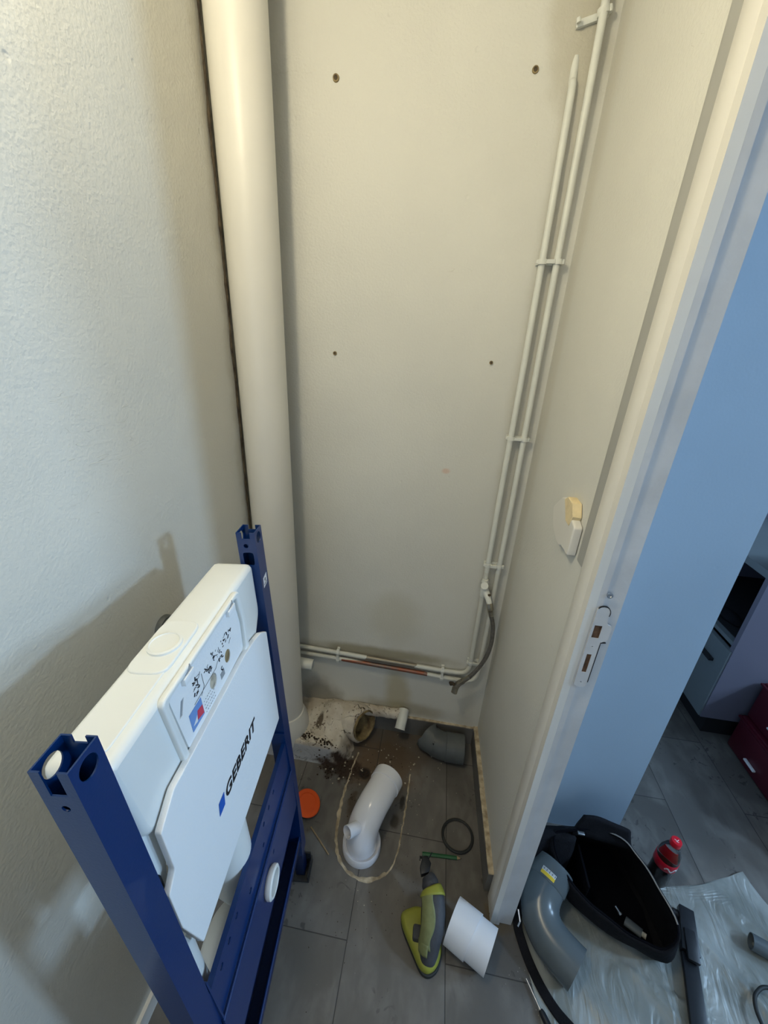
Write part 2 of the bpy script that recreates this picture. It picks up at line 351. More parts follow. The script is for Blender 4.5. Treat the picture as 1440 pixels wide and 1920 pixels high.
def lathe(bm, prof, Mx=None, seg=32, close=False):
    R_ = []
    for r, z in prof:
        R_.append([bm.verts.new((Mx or Matrix()) @ Vector((r * math.cos(2 * PI * k / seg), r * math.sin(2 * PI * k / seg), z))) for k in range(seg)])
    for i in range(len(R_) - 1): skin(bm, R_[i], R_[i + 1])
    if close: skin(bm, R_[-1], R_[0])
    else:
        bm.faces.new(list(reversed(R_[0]))); bm.faces.new(R_[-1])
    return bm
def circ(cx, cy, r, n=20, ry=None):
    ry = ry or r
    return [(cx + r * math.cos(2 * PI * k / n), cy + ry * math.sin(2 * PI * k / n)) for k in range(n)]
def rect(a, b, c, d): return [(a, b), (c, b), (c, d), (a, d)]
def round_poly(pts, r, n=4):
    out = []; L = len(pts)
    for i in range(L):
        p = Vector(pts[i]); a = Vector(pts[i - 1]); b = Vector(pts[(i + 1) % L])
        ra = min(r, (a - p).length * 0.45); rb = min(r, (b - p).length * 0.45)
        s = p + (a - p).normalized() * ra; e = p + (b - p).normalized() * rb
        for k in range(n + 1):
            t = k / n; out.append(tuple((1 - t) ** 2 * s + 2 * t * (1 - t) * p + t * t * e))
    return out
def prism(outline, holes, th, Mx, bev=0.0):
    """extrude a 2-D outline with holes; local xy -> Mx, thickness th along local z (0..th)"""
    cu = bpy.data.curves.new('tmp', 'CURVE'); cu.dimensions = '2D'; cu.fill_mode = 'BOTH'
    for pl_ in [outline] + list(holes):
        sp = cu.splines.new('POLY'); sp.points.add(len(pl_) - 1); sp.use_cyclic_u = True
        for q, (x, y) in zip(sp.points, pl_): q.co = (x, y, 0, 1)
    cu.extrude = th / 2 - bev; cu.bevel_depth = bev; cu.bevel_resolution = 2
    if bev: cu.offset = -bev
    o = bpy.data.objects.new('tmp', cu); C.objects.link(o)
    dg = bpy.context.evaluated_depsgraph_get(); me = bpy.data.meshes.new_from_object(o.evaluated_get(dg))
    bm = bmesh.new(); bm.from_mesh(me)
    bmesh.ops.transform(bm, matrix=Mx @ Matrix.Translation((0, 0, th / 2)), verts=bm.verts)
    bpy.data.objects.remove(o); bpy.data.curves.remove(cu); bpy.data.meshes.remove(me)
    return bm
def text_bm(s, size, Mx, ext=0.0004, shear=0.0, offset=0.0, spacing=1.0):
    cu = bpy.data.curves.new('tmp', 'FONT'); cu.body = s; cu.size = size; cu.extrude = ext; cu.shear = shear; cu.offset = offset; cu.space_character = spacing
    cu.resolution_u = 4
    o = bpy.data.objects.new('tmp', cu); C.objects.link(o)
    dg = bpy.context.evaluated_depsgraph_get(); me = bpy.data.meshes.new_from_object(o.evaluated_get(dg))
    bm = bmesh.new(); bm.from_mesh(me); bmesh.ops.transform(bm, matrix=Mx, verts=bm.verts)
    bpy.data.objects.remove(o); bpy.data.curves.remove(cu); bpy.data.meshes.remove(me)
    return bm
def join(*bms):
    b = bms[0]
    for o in bms[1:]:
        me = bpy.data.meshes.new('t'); o.to_mesh(me); b.from_mesh(me); bpy.data.meshes.remove(me); o.free()
    return b
def bevel(bm, r, seg=2, ang=35):
    bmesh.ops.remove_doubles(bm, verts=bm.verts, dist=1e-6)
    bmesh.ops.recalc_face_normals(bm, faces=bm.faces)
    es = [e for e in bm.edges if len(e.link_faces) == 2 and e.calc_face_angle(0) > math.radians(ang)]
    bmesh.ops.bevel(bm, geom=es, offset=r, segments=seg, affect='EDGES', profile=0.5)
    return bm
def rough(bm, amp, scale, keep=None):
    for v in bm.verts:
        if keep and keep(v.co): continue
        n = mnoise.noise_vector(v.co * scale); v.co += Vector(n) * amp
    return bm
def obj(name, bm, m, parent=None, local=False, smooth_ang=40, loc=None, recalc=True):
    if recalc: bmesh.ops.recalc_face_normals(bm, faces=bm.faces)
    if parent is not None and not local:
        root = parent
        while root.parent: root = root.parent
        bmesh.ops.transform(bm, matrix=root.matrix_basis.inverted(), verts=bm.verts)
    if parent is None:
        if loc is None:
            xs = [v.co.x for v in bm.verts]; ys = [v.co.y for v in bm.verts]; zs = [v.co.z for v in bm.verts]
            loc = ((min(xs) + max(xs)) / 2, (min(ys) + max(ys)) / 2, min(zs))
        bmesh.ops.translate(bm, vec=-Vector(loc), verts=bm.verts)
    me = bpy.data.meshes.new(name)
    for f in bm.faces: f.smooth = bool(smooth_ang)
    bm.to_mesh(me); bm.free()
    me.materials.append(m)
    if smooth_ang and smooth_ang < 180: me.set_sharp_from_angle(angle=math.radians(smooth_ang))
    o = bpy.data.objects.new(name, me); C.objects.link(o)
    if parent is None: o.location = loc
    else: o.parent = parent
    return o
def tag(o, label=None, cat=None, group=None, kind=None):
    if label: o['label'] = label
    if cat: o['category'] = cat
    if group: o['group'] = group
    if kind: o['kind'] = kind
    return o
def thing(name, label, cat, loc=(0, 0, 0), group=None, mw=None):
    o = bpy.data.objects.new(name, None); C.objects.link(o); o.empty_display_size = 0.05
    if mw is not None: o.matrix_basis = mw
    else: o.location = loc; o.matrix_basis = Matrix.Translation(loc)
    return tag(o, label, cat, group)
def struct(name, bm, m, label, cat='structure', parent=None):
    o = obj(name, bm, m, parent)
    if parent is None: tag(o, label, cat, kind='structure')
    return o
def copy_thing(o, loc=None, mw=None, label=None):
    r = o.copy(); C.objects.link(r)
    if mw is not None: r.matrix_basis = mw
    elif loc: r.location = loc
    if label: r['label'] = label
    def rec(src, dst):
        for ch in src.children:
            c = ch.copy(); C.objects.link(c); c.parent = dst; rec(ch, c)
    rec(o, r); return r

# ------------------------------------------------------------------ setting
XL, YB, ZC = -0.600, 1.280, 2.56
def xr(y): return 0.2935 + (1.28 - y) * 0.036     # the right wall is slightly out of square
YJ = 0.672                                        # far jamb of the doorway
YN = -0.16                                        # near jamb (behind the photographer's shoulder)
struct('floor', bx((-0.75, -1.7, -0.08), (3.2, 3.6, 0.0)), M['floor'], 'grey wood-look floor tiles with thin dark joints and dirt', 'floor')
struct('ceiling', bx((-0.75, -1.7, ZC), (3.2, 3.6, ZC + 0.08)), M['wall_hall'], 'flat white ceiling above the closet and hall', 'ceiling')
bm = bmesh.new()
def grid_wall(o, ux, uy, nx, ny, th):
    """front face subdivided and gently uneven, closed at the back"""
    bm = bmesh.new(); o = Vector(o); ux = Vector(ux); uy = Vector(uy); n = ux.cross(uy).normalized()
    V = [[None] * (ny + 1) for _ in range(nx + 1)]
    for i in range(nx + 1):
        for j in range(ny + 1):
            p = o + ux * i / nx + uy * j / ny
            d = 0 if i in (0, nx) or j in (0, ny) else mnoise.noise(p * 2.3) * 0.0035 + mnoise.noise(p * 9) * 0.0008
            V[i][j] = bm.verts.new(p + n * d)
    for i in range(nx):
        for j in range(ny): bm.faces.new((V[i][j], V[i + 1][j], V[i + 1][j + 1], V[i][j + 1]))
    b = [bm.verts.new(o + a - n * th) for a in (Vector((0, 0, 0)), ux, ux + uy, uy)]
    bm.faces.new(list(reversed(b)))
    bm.faces.new([V[i][0] for i in range(nx, -1, -1)] + [b[0], b[1]])
    bm.faces.new([V[i][ny] for i in range(nx + 1)] + [b[2], b[3]])
    bm.faces.new([V[0][j] for j in range(ny + 1)] + [b[3], b[0]])
    bm.faces.new([V[nx][j] for j in range(ny, -1, -1)] + [b[1], b[2]])
    return bm
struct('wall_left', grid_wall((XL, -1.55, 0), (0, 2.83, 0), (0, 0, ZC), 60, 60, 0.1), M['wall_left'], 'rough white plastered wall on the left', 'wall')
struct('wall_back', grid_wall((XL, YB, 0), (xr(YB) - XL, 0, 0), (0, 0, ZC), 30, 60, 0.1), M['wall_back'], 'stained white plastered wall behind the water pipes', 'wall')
Mz = Matrix.Identity(4)
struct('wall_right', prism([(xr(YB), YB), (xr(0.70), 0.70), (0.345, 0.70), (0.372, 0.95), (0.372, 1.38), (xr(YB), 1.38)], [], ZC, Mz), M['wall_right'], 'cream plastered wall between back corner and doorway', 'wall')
struct('wall_near', prism([(0.328, YN), (0.328, -1.55), (0.39, -1.55), (0.39, YN)], [], ZC, Mz), M['wall_right'], 'plastered wall on the near side of the doorway', 'wall')
struct('wall_header', bx((0.316, YN, 2.36), (0.372, 0.70, ZC)), M['wall_right'], 'plastered wall above the doorway', 'wall')
struct('wall_closet_front', join(bx((-0.7, -1.65, 0), (-0.47, -1.55, ZC)), bx((0.23, -1.65, 0), (0.39, -1.55, ZC)), bx((-0.47, -1.65, 0), (0.23, -1.55, 1.08)), bx((-0.47, -1.65, 2.12), (0.23, -1.55, ZC))), M['wall_hall'], 'plain wall behind the photographer', 'wall')  # opening added in this unseen wall for the fill light
struct('wall_hall', bx((0.372, 1.0, 0), (0.792, 1.38, ZC)), M['wall_blue'], 'smooth pale blue wall seen through the doorway', 'wall')
struct('wall_kitchen_side', bx((0.70, 1.38, 0), (0.792, 3.6, ZC)), M['wall_hall'], 'kitchen side wall running behind the pale hall wall', 'wall')
struct('wall_kitchen_back', bx((0.70, 3.5, 0), (3.1, 3.6, ZC)), M['wall_hall'], 'far wall of the kitchen', 'wall')
struct('wall_hall_south', bx((0.39, -1.65, 0), (3.1, -1.55, ZC)), M['wall_hall'], 'wall at the near end of the hall', 'wall')
# east wall of the hall with the window opening
M_east = basis((2.10, 0, 0), (0, 1, 0), None, (1, 0, 0))
struct('wall_hall_east', prism([(-1.65, 0), (3.6, 0), (3.6, ZC), (-1.65, ZC)], [rect(0.07, 1.40, 0.53, 2.04)], 0.12, M_east) if False else
       join(bx((3.10, -1.65, 0), (3.2, -0.24, ZC)), bx((3.10, 0.14, 0), (3.2, 0.64, ZC)), bx((3.10, 1.08, 0), (3.2, 3.6, ZC)), bx((3.10, -0.24, 0), (3.2, 0.14, 2.19)), bx((3.10, -0.24, 2.47), (3.2, 0.14, ZC)),
            bx((3.10, 0.64, 0), (3.2, 1.08, 1.41)), bx((3.10, 0.64, 2.03), (3.2, 1.08, ZC))),
       M['wall_hall'], 'hall wall holding the small window', 'wall')
def window(n, ya, yb, za, zb, label):
    wd = thing('window_%d' % n, label, 'window', (3.12, (ya + yb) / 2, za)); wd['kind'] = 'structure'
    obj('window_frame', join(bx((3.13, ya, za), (3.17, ya + 0.03, zb)), bx((3.13, yb - 0.03, za), (3.17, yb, zb)), bx((3.13, ya + 0.03, za), (3.17, yb - 0.03, za + 0.03)), bx((3.13, ya + 0.03, zb - 0.03), (3.17, yb - 0.03, zb))), M['paint'], wd)
    obj('window_pane', bx((3.148, ya + 0.03, za + 0.03), (3.152, yb - 0.03, zb - 0.03)), M['glass'], wd)
window(1, 0.64, 1.08, 1.41, 2.03, 'larger white framed window in the hall wall')
window(2, -0.24, 0.14, 2.19, 2.47, 'small high white framed window in the hall wall')

# doorway: casing on the closet side, jambs and head
def casing(side):
    e = YJ if side > 0 else YN
    s = side
    x0 = 0.3075 if s > 0 else 0.3175
    xw = x0 + 0.016
    pts = [(x0, e), (x0, e + s * 0.020), (x0 + 0.0022, e + s * 0.0225), (x0, e + s * 0.025), (x0 - 0.001, e + s * 0.066), (x0 + 0.002, e + s * 0.070), (xw, e + s * 0.070), (xw, e)]
    return pts
struct('trim_1', prism(casing(1), [], 2.40, Mz), M['paint'], 'cream painted casing strip on the far side of the doorway', 'door trim')
struct('trim_2', prism(casing(-1), [], 2.40, Mz), M['paint'], 'cream painted casing strip on the near side of the doorway', 'door trim')
jb = thing('door_1', 'white painted door jamb with the strike plate', 'door frame', (0.34, 0.685, 0)); jb['kind'] = 'structure'
J = [(0.3236, YJ), (0.335, YJ), (0.3365, YJ + 0.006), (0.372, YJ + 0.006), (0.372, 0.70), (0.3236, 0.70)]
# strike plate openings need real recesses: build the jamb face in stacked pieces around them
M_j = basis((0, YJ + 0.0065, 0), (1, 0, 0), None, (0, 0, 1))
obj('jamb', prism(J, [], 2.40, Mz), M['jamb'], jb)
Jn = [(0.3178, YN), (0.335, YN), (0.3365, YN - 0.006), (0.39, YN - 0.006), (0.39, YN - 0.028), (0.3178, YN - 0.028)]
obj('jamb', prism(Jn, [], 2.40, Mz), M['jamb'], jb)
obj('head', bx((0.3078, YN, 2.34), (0.372, YJ, 2.40)), M['jamb'], jb)
# strike plate (faces the photographer)
M_s = Matrix(((1, 0, 0, 0), (0, 0, -1, YJ - 0.0005), (0, 1, 0, 0), (0, 0, 0, 1)))   # local x->X, y->Z, z->-Y
def sl(z): return 0.3375 - (z - 1.09) * 0.0
px0, px1 = 0.3265, 0.3505
out = round_poly([(px0, 1.005), (px1, 1.005), (px1, 1.125), (px1 + 0.012, 1.128), (px1 + 0.012, 1.165), (px1, 1.168), (px1, 1.205), (px0, 1.205)], 0.008)
stp = obj('strike_plate', prism(out, [rect(0.331, 1.133, 0.345, 1.163), rect(0.3335, 1.045, 0.3425, 1.092), circ(0.3385, 1.019, 0.0018, 8), circ(0.3385, 1.112, 0.0015, 8)], 0.0022, M_s), M['jamb'], jb)
obj('latch_hole', prism(rect(0.331, 1.133, 0.345, 1.163), [], 0.0010, M_s), M['red_brown'], stp)
obj('bolt_hole', prism(rect(0.3335, 1.045, 0.3425, 1.092), [], 0.0010, M_s), M['red_brown'], stp)
obj('plate_gap', prism([(px1 + 0.0002, 1.02), (px1 + 0.0016, 1.02), (px1 + 0.0016, 1.122), (px1 + 0.010, 1.1235), (px1 + 0.010, 1.125), (px1 + 0.0002, 1.124)], [], 0.0026, M_s), M['dark_gap'], stp)
arc = [(0.3385 + 0.0135 * math.cos(a), 1.192 + 0.0165 * math.sin(a)) for a in np.linspace(-0.35, 2.5, 16)]
arc += [(0.3385 + 0.0122 * math.cos(a), 1.192 + 0.0150 * math.sin(a)) for a in np.linspace(2.5, -0.35, 16)]
obj('plate_gap', prism(arc, [], 0.0026, M_s), M['dark_gap'], stp)
obj('screw', lathe(bmesh.new(), [(0.0058, 0), (0.0055, 0.002), (0.0030, 0.0022), (0.0022, 0.0010)], M_s @ Matrix.Translation((0.341, 1.232, 0.0)), 20), M['metal'], jb)

# skirting tiles with a cream mortar line on top
def skirt(p0, p1, h, th, name, label):
    p0 = Vector(p0); p1 = Vector(p1); d = (p1 - p0).normalized(); n = Vector((-d.y, d.x, 0))
    bm = bmesh.new(); L = (p1 - p0).length
    Mx = Matrix(((d.x, n.x, 0, p0.x), (d.y, n.y, 0, p0.y), (0, 0, 1, 0), (0, 0, 0, 1)))
    o = struct(name, box(bm, (0, 0, 0), (L, th, h), Mx), M['skirt'], label, 'skirting')
    b2 = bmesh.new(); N = 24
    for i in range(N):
        a0, a1 = L * i / N, L * (i + 1) / N
        box(b2, (a0, 0, h), (a1, th * rnd.uniform(0.92, 1.05), h + 0.004 + rnd.uniform(0, 0.0015)), Mx)
    obj('mortar_line', b2, M['sealant'], o)
    return o
M['skirt'] = mat('grey_skirting_tile', (0.17, 0.165, 0.155), 0.45, var=0.3, vscale=7)
skirt((xr(0.75) + 0.000, 0.75, 0), (xr(YB), YB, 0), 0.098, 0.018, 'baseboard_right', 'grey tile skirting with cream top line along the right wall')
skirt((xr(YB) - 0.012, YB, 0), (-0.20, YB, 0), 0.095, 0.0105, 'baseboard_back', 'grey tile skirting along the foot of the back wall')
struct('baseboard_left', bx((XL, -1.5, 0), (XL + 0.010, 1.0, 0.055)), M['paint'], 'low painted skirting along the left wall', 'skirting')

# drill holes in the back wall
for k, (x, z, lab) in enumerate([(-0.341, 2.225, 'drill hole with a rusty plug, upper left of the back wall'), (0.130, 2.229, 'drill hole with a rusty plug, upper right by the pipes'),
                                 (-0.346, 1.599, 'small drill hole halfway up beside the tall stack pipe'), (0.126, 1.597, 'small drill hole halfway up, left of the thin pipes')]):
    r = 0.0052 if k < 2 else 0.0038
    Mx = Matrix(((1, 0, 0, x), (0, 0, -1, YB - 0.001), (0, 1, 0, z), (0, 0, 0, 1)))
    if k % 2 == 0: r *= 1.1
    t = thing('wall_plug', lab, 'wall plug', (x, YB, z), 'drill holes in the back wall')
    obj('plug_rim', lathe(bmesh.new(), [(r * 1.5, -0.002), (r * 1.35, 0.0028), (r * 0.9, 0.0032), (r * 0.8, -0.002)], Mx, 16, True), M['ochre'], t)
    obj('plug_hole', lathe(bmesh.new(), [(r * 0.88, -0.002), (r * 0.88, 0.0022)], Mx, 16), M['rust'], t)

# ceiling bulb (above the frame of the photo)
t = thing('ceiling_lamp', 'bare bulb hanging from the closet ceiling', 'lamp', (-0.43, 0.33, ZC))
obj('bulb_holder', lathe(bmesh.new(), [(0.035, 0), (0.035, -0.012), (0.012, -0.018), (0.016, -0.03), (0.016, -0.075)], Matrix.Translation((-0.43, 0.33, ZC)), 24), M['black_plastic'], t)

# ------------------------------------------------------------------ soil stack and old pipework
SX, SY, SR = -0.527, 1.148, 0.068
st = thing('soil_stack', 'tall wide cream painted waste stack pipe in the back left corner', 'pipe', (SX, SY, 0.0))
obj('pipe', lathe(bmesh.new(), [(SR, 0.10), (SR, 1.2), (SR, ZC - 0.001)], Matrix.Translation((SX, SY, 0)), 64), M['white_pipe'], st)
obj('collar', lathe(bmesh.new(), [(0.082, 0.02), (0.088, 0.06), (0.088, 0.115), (0.082, 0.15), (SR + 0.001, 0.185)], Matrix.Translation((SX + 0.004, SY - 0.004, 0)), 64), M['white_pipe'], st)
# ragged dark strip painting the shade in the gap between stack and left wall
b = bmesh.new()
pth = [Vector((XL + 0.004, SY - 0.030 + mnoise.noise(Vector((0, 0, z * 9))) * 0.004, z)) for z in np.linspace(0.2, ZC - 0.01, 90)]
tube(b, pth, [0.0022 + 0.0040 * abs(mnoise.noise(Vector((3, 1, z.z * 23)))) for z in pth], seg=8)
tag(obj('stack_gap_shade', b, M['rust']), 'ragged dark strip painted as the shaded gap between stack pipe and left wall', 'sealant')
t = thing('pipe_stub', 'short white cut pipe sticking out of the stack above the floor', 'pipe', (-0.45, 1.20, 0.40))
obj('pipe', tb([(-0.50, 1.205, 0.398), (-0.424, 1.205, 0.394)], 0.0215, wall=0.002, seg=28), M['pipe_paint'], t)
obj('pipe_inside', tb([(-0.50, 1.205, 0.398), (-0.440, 1.205, 0.394)], 0.0185, seg=20), M['dark_gap'], t)

# water pipes
PY, PR = 1.262, 0.0088
wpA = thing('water_pipe', 'left one of the two thin white water pipes climbing the back wall', 'pipe', (0.216, PY, 0.41), 'thin water pipes on the back wall')
pA = [(0.216, PY + 0.024, 2.25), (0.216, PY + 0.016, 2.21), (0.2165, PY + 0.004, 2.13), (0.217, PY, 1.6), (0.2145, PY, 1.2), (0.214, PY, 0.9)]
pA2 = [(0.214, PY, 0.9), (0.2135, PY, 0.50), (0.213, PY, 0.455), (0.203, PY, 0.427), (0.178, PY, 0.414), (0.10, PY, 0.413), (-0.05, PY, 0.417), (-0.20, PY, 0.421), (-0.35, PY, 0.426), (-0.52, PY, 0.432)]
obj('riser', tb(spline(pA, 10), PR, seg=16), M['pipe_paint'], wpA)
bA = tb(spline(pA2, 8), PR, seg=16)
obj('bend_and_run', bA, M['peel'], wpA)
wpB = thing('water_pipe', 'right one of the two thin white water pipes, nearest the corner', 'pipe', (0.256, PY, 0.38), 'thin water pipes on the back wall')
pB = [(0.249, PY - 0.004, ZC - 0.002), (0.252, PY - 0.004, 2.30), (0.2535, PY - 0.001, 2.0), (0.2545, PY, 1.6), (0.2555, PY, 1.2), (0.2535, PY, 0.9)]
pB2 = [(0.2535, PY, 0.9), (0.251, PY, 0.50), (0.249, PY, 0.430), (0.240, PY, 0.398), (0.215, PY, 0.380), (0.15, PY, 0.376), (0.0, PY, 0.383), (-0.20, PY, 0.389), (-0.35, PY, 0.394), (-0.50, PY, 0.396)]
obj('riser', tb(spline(pB, 10), PR, seg=16), M['pipe_paint'], wpB)
obj('bend_and_run', tb(spline(pB2, 8), PR, seg=16), M['peel'], wpB)

def make_clip(wd_=0.066):
    """double pipe clip, local origin on the wall between the two pipes"""
    r = bpy.data.objects.new('pipe_clip', None); C.objects.link(r)
    b = bx((-wd_ / 2, -0.010, -0.0062), (wd_ / 2, 0.0, 0.0062)); bevel(b, 0.0012)
    obj('clip_bar', b, M['pipe_paint'], r, local=True)
    for s in (-1, 1):
        b = bmesh.new()
        lathe(b, [(PR + 0.0004, -0.0060), (PR + 0.0038, -0.0060), (PR + 0.0038, 0.0060), (PR + 0.0004, 0.0060)], Matrix.Translation((s * 0.0195, -0.018, 0)), 20, True)
        obj('clip_ring', b, M['pipe_paint'], r, local=True)
    obj('clip_bridge', bx((-0.011, -0.030, -0.0045), (0.011, -0.022, 0.0045)), M['pipe_paint'], r, local=True)
    b = lathe(bmesh.new(), [(0.0055, -0.0055), (0.0062, 0), (0.0055, 0.0055)], Matrix.Translation((wd_ / 2 - 0.002, -0.020, 0)), 14)
    obj('clip_screw', b, M['pipe_paint'], r, local=True)
    b = lathe(bmesh.new(), [(0.0045, -0.004), (0.0050, 0), (0.0045, 0.004)], Matrix.Translation((-wd_ / 2 + 0.002, -0.020, 0)), 14)
    obj('clip_screw', b, M['pipe_paint'], r, local=True)
    return r
clip0 = make_clip()
CL = [((0.234, YB, 2.305), 0.25, 'cracked white pipe clip at the very top, tilted, with grey smudge below'), ((0.2365, YB, 1.850), 0.02, 'white double pipe clip, second from the top of the risers'),
      ((0.2365, YB, 1.384), 0.0, 'white double pipe clip halfway up the risers'), ((0.233, YB, 0.930), 0.0, 'white double pipe clip just above the angle valve'),
      ((0.232, YB, 0.477), -0.03, 'white double pipe clip just above the pipe bends')]
for i, (l, tl, lab) in enumerate(CL):
    mw = Matrix.Translation(l) @ Matrix.Rotation(-tl, 4, 'Y')
    if i == 1: c = clip0; c.matrix_basis = mw
    else: c = copy_thing(clip0, mw=mw)
    if i == 0:                                   # the topmost clip has lost its left ring
        for ch in [o_ for o_ in c.children if (o_.name.startswith('clip_ring') and sum(v.co.x for v in o_.data.vertices) < 0) or o_.name.startswith('clip_bridge')]:
            bpy.data.objects.remove(ch)
    tag(c, lab, 'pipe clip', 'pipe clips on the back wall')
for x, zc, lab in ((-0.332, 0.408, 'rust-edged pipe clip on the horizontal pipes, nearest the stack'), (0.108, 0.395, 'white pipe clip on the horizontal pipes, nearest the corner')):
    mw = Matrix.Translation((x, YB, zc)) @ Matrix.Rotation(PI / 2, 4, 'Y')
    c = copy_thing(clip0, mw=mw); tag(c, lab, 'pipe clip', 'pipe clips on the back wall')

# angle valve, hose
t = thing('angle_valve', 'white painted angle valve on the left water pipe', 'valve', (0.214, PY, 0.80))
obj('body', tb([(0.214, 1.258, 0.872), (0.214, 1.258, 0.862), (0.214, 1.258, 0.85), (0.214, 1.258, 0.82), (0.214, 1.258, 0.80)], [0.010, 0.0135, 0.0120, 0.0130, 0.0105], seg=20), M['pipe_paint'], t)
obj('outlet', tb([(0.216, 1.254, 0.838), (0.222, 1.236, 0.826), (0.230, 1.222, 0.812), (0.235, 1.212, 0.800)], [0.012, 0.0125, 0.0105, 0.0095], seg=18), M['pipe_paint'], t)
obj('handle', tb([(0.212, 1.250, 0.848), (0.210, 1.230, 0.862)], [0.0085, 0.0130], seg=16), M['pipe_paint'], t)
obj('spindle', tb([(0.2285, 1.226, 0.828), (0.231, 1.218, 0.833)], 0.0042, seg=12), M['rust'], t)
h = thing('flexible_hose', 'grey braided flexible hose hanging from the angle valve', 'hose', (0.24, 1.20, 0.42))
obj('nut', tb([(0.2345, 1.213, 0.802), (0.2360, 1.210, 0.795), (0.238, 1.207, 0.787), (0.2395, 1.205, 0.781), (0.240, 1.204, 0.778)], [0.0115, 0.0120, 0.0118, 0.0118, 0.0095], seg=8), M['nickel'], h)
obj('ferrule', tb([(0.240, 1.204, 0.778), (0.245, 1.201, 0.757)], [0.0095, 0.0080], seg=16), M['nickel'], h)
hp = [(0.245, 1.201, 0.757), (0.254, 1.20, 0.733), (0.2605, 1.20, 0.700), (0.2640, 1.20, 0.641), (0.258, 1.20, 0.582), (0.2465, 1.20, 0.540), (0.228, 1.20, 0.496), (0.207, 1.20, 0.459)]
obj('hose', tb(spline(hp, 8), 0.0075, seg=14), M['braid'], h)
obj('ferrule', tb([(0.209, 1.20, 0.462), (0.199, 1.20, 0.450), (0.187, 1.20, 0.436)], 0.0088, seg=12), M['nickel'], h)
obj('nut', tb([(0.187, 1.20, 0.436), (0.172, 1.20, 0.421)], 0.0120, seg=6), M['nickel'], h)
t = thing('stop_tap', 'tarnished brass tee fitting with lever at the hose end', 'valve', (0.162, 1.197, 0.385))
obj('body', tb([(0.178, 1.20, 0.428), (0.166, 1.199, 0.412), (0.161, 1.196, 0.395)], [0.010, 0.0125, 0.0115], seg=18), M['nickel'], t)
obj('open_end', tb([(0.161, 1.196, 0.397), (0.158, 1.190, 0.378)], 0.0120, seg=20, wall=0.002), M['nickel'], t)
obj('lever', join(tb([(0.162, 1.198, 0.412), (0.148, 1.196, 0.418)], 0.005, seg=10), tb([(0.150, 1.188, 0.426), (0.144, 1.196, 0.418), (0.139, 1.203, 0.408)], [(0.0085, 0.004)] * 3, seg=10)), M['rust'], t)

# broken cover of old cable duct on the right wall
Md = Matrix(((0, 0, -1, 0), (1, 0, 0, 0), (0, 1, 0, 0), (0, 0, 0, 1)))   # local x->Y, y->Z, z->-X
t = thing('cable_duct_box', 'painted-over broken cable duct box on the right wall beside the casing', 'cable duct', (0.305, 0.85, 1.23))
o2 = round_poly([(0.955, 1.290), (0.925, 1.252), (0.872, 1.232), (0.845, 1.235), (0.845, 1.335), (0.900, 1.338)], 0.012)
obj('base', prism(o2, [], 0.016, Matrix.Translation((xr(0.88), 0, 0)) @ Md, 0.003), M['paint'], t)
o3 = round_poly([(0.862, 1.240), (0.862, 1.305), (0.835, 1.325), (0.790, 1.31), (0.79, 1.243)], 0.006)
obj('cover', prism(o3, [], 0.018, Matrix.Translation((xr(0.83) - 0.0, 0, 0)) @ Md, 0.003), M['paint'], t)
o4 = [(0.868, 1.318), (0.885, 1.338), (0.862, 1.350), (0.825, 1.350), (0.808, 1.325), (0.820, 1.300), (0.845, 1.300)]
bb = prism(o4, [], 0.019, Matrix.Translation((xr(0.84), 0, 0)) @ Md, 0.002); rough(bb, 0.002, 80)
obj('broken_edge', bb, M['beige_foam'], t)['label'] = 'raw beige broken edge'
t2 = thing('shaded_duct', 'slim cable duct strip running up beside the door casing, greyed for the casing shadow', 'cable duct', (0.31, 0.77, 1.24))
obj('duct', prism([(xr(0.775), 0.782), (xr(0.775) - 0.003, 0.776), (xr(0.76) - 0.0045, 0.768), (xr(0.745) - 0.0045, 0.7425), (xr(0.745), 0.7425)], [], 1.30, Matrix.Translation((0, 0, 1.245))), M['duct_shade_grey'], t2)  # grey tone paints the casing's shadow band into the duct colour

# dark round fitting on the left wall behind the cistern
t = thing('wall_socket_pipe', 'dark grey round pipe socket on left wall behind the cistern', 'pipe fitting', (XL, 0.665, 1.0))
obj('flange', tb([(XL, 0.668, 1.000), (XL + 0.006, 0.668, 1.000), (XL + 0.012, 0.668, 1.0)], [0.030, 0.030, 0.027], seg=28), M['pvc_grey_dusty'], t)
obj('socket', tb([(XL + 0.01, 0.668, 1.000), (XL + 0.05, 0.668, 1.000)], 0.024, seg=28, wall=0.003), M['pvc_grey_dusty'], t)

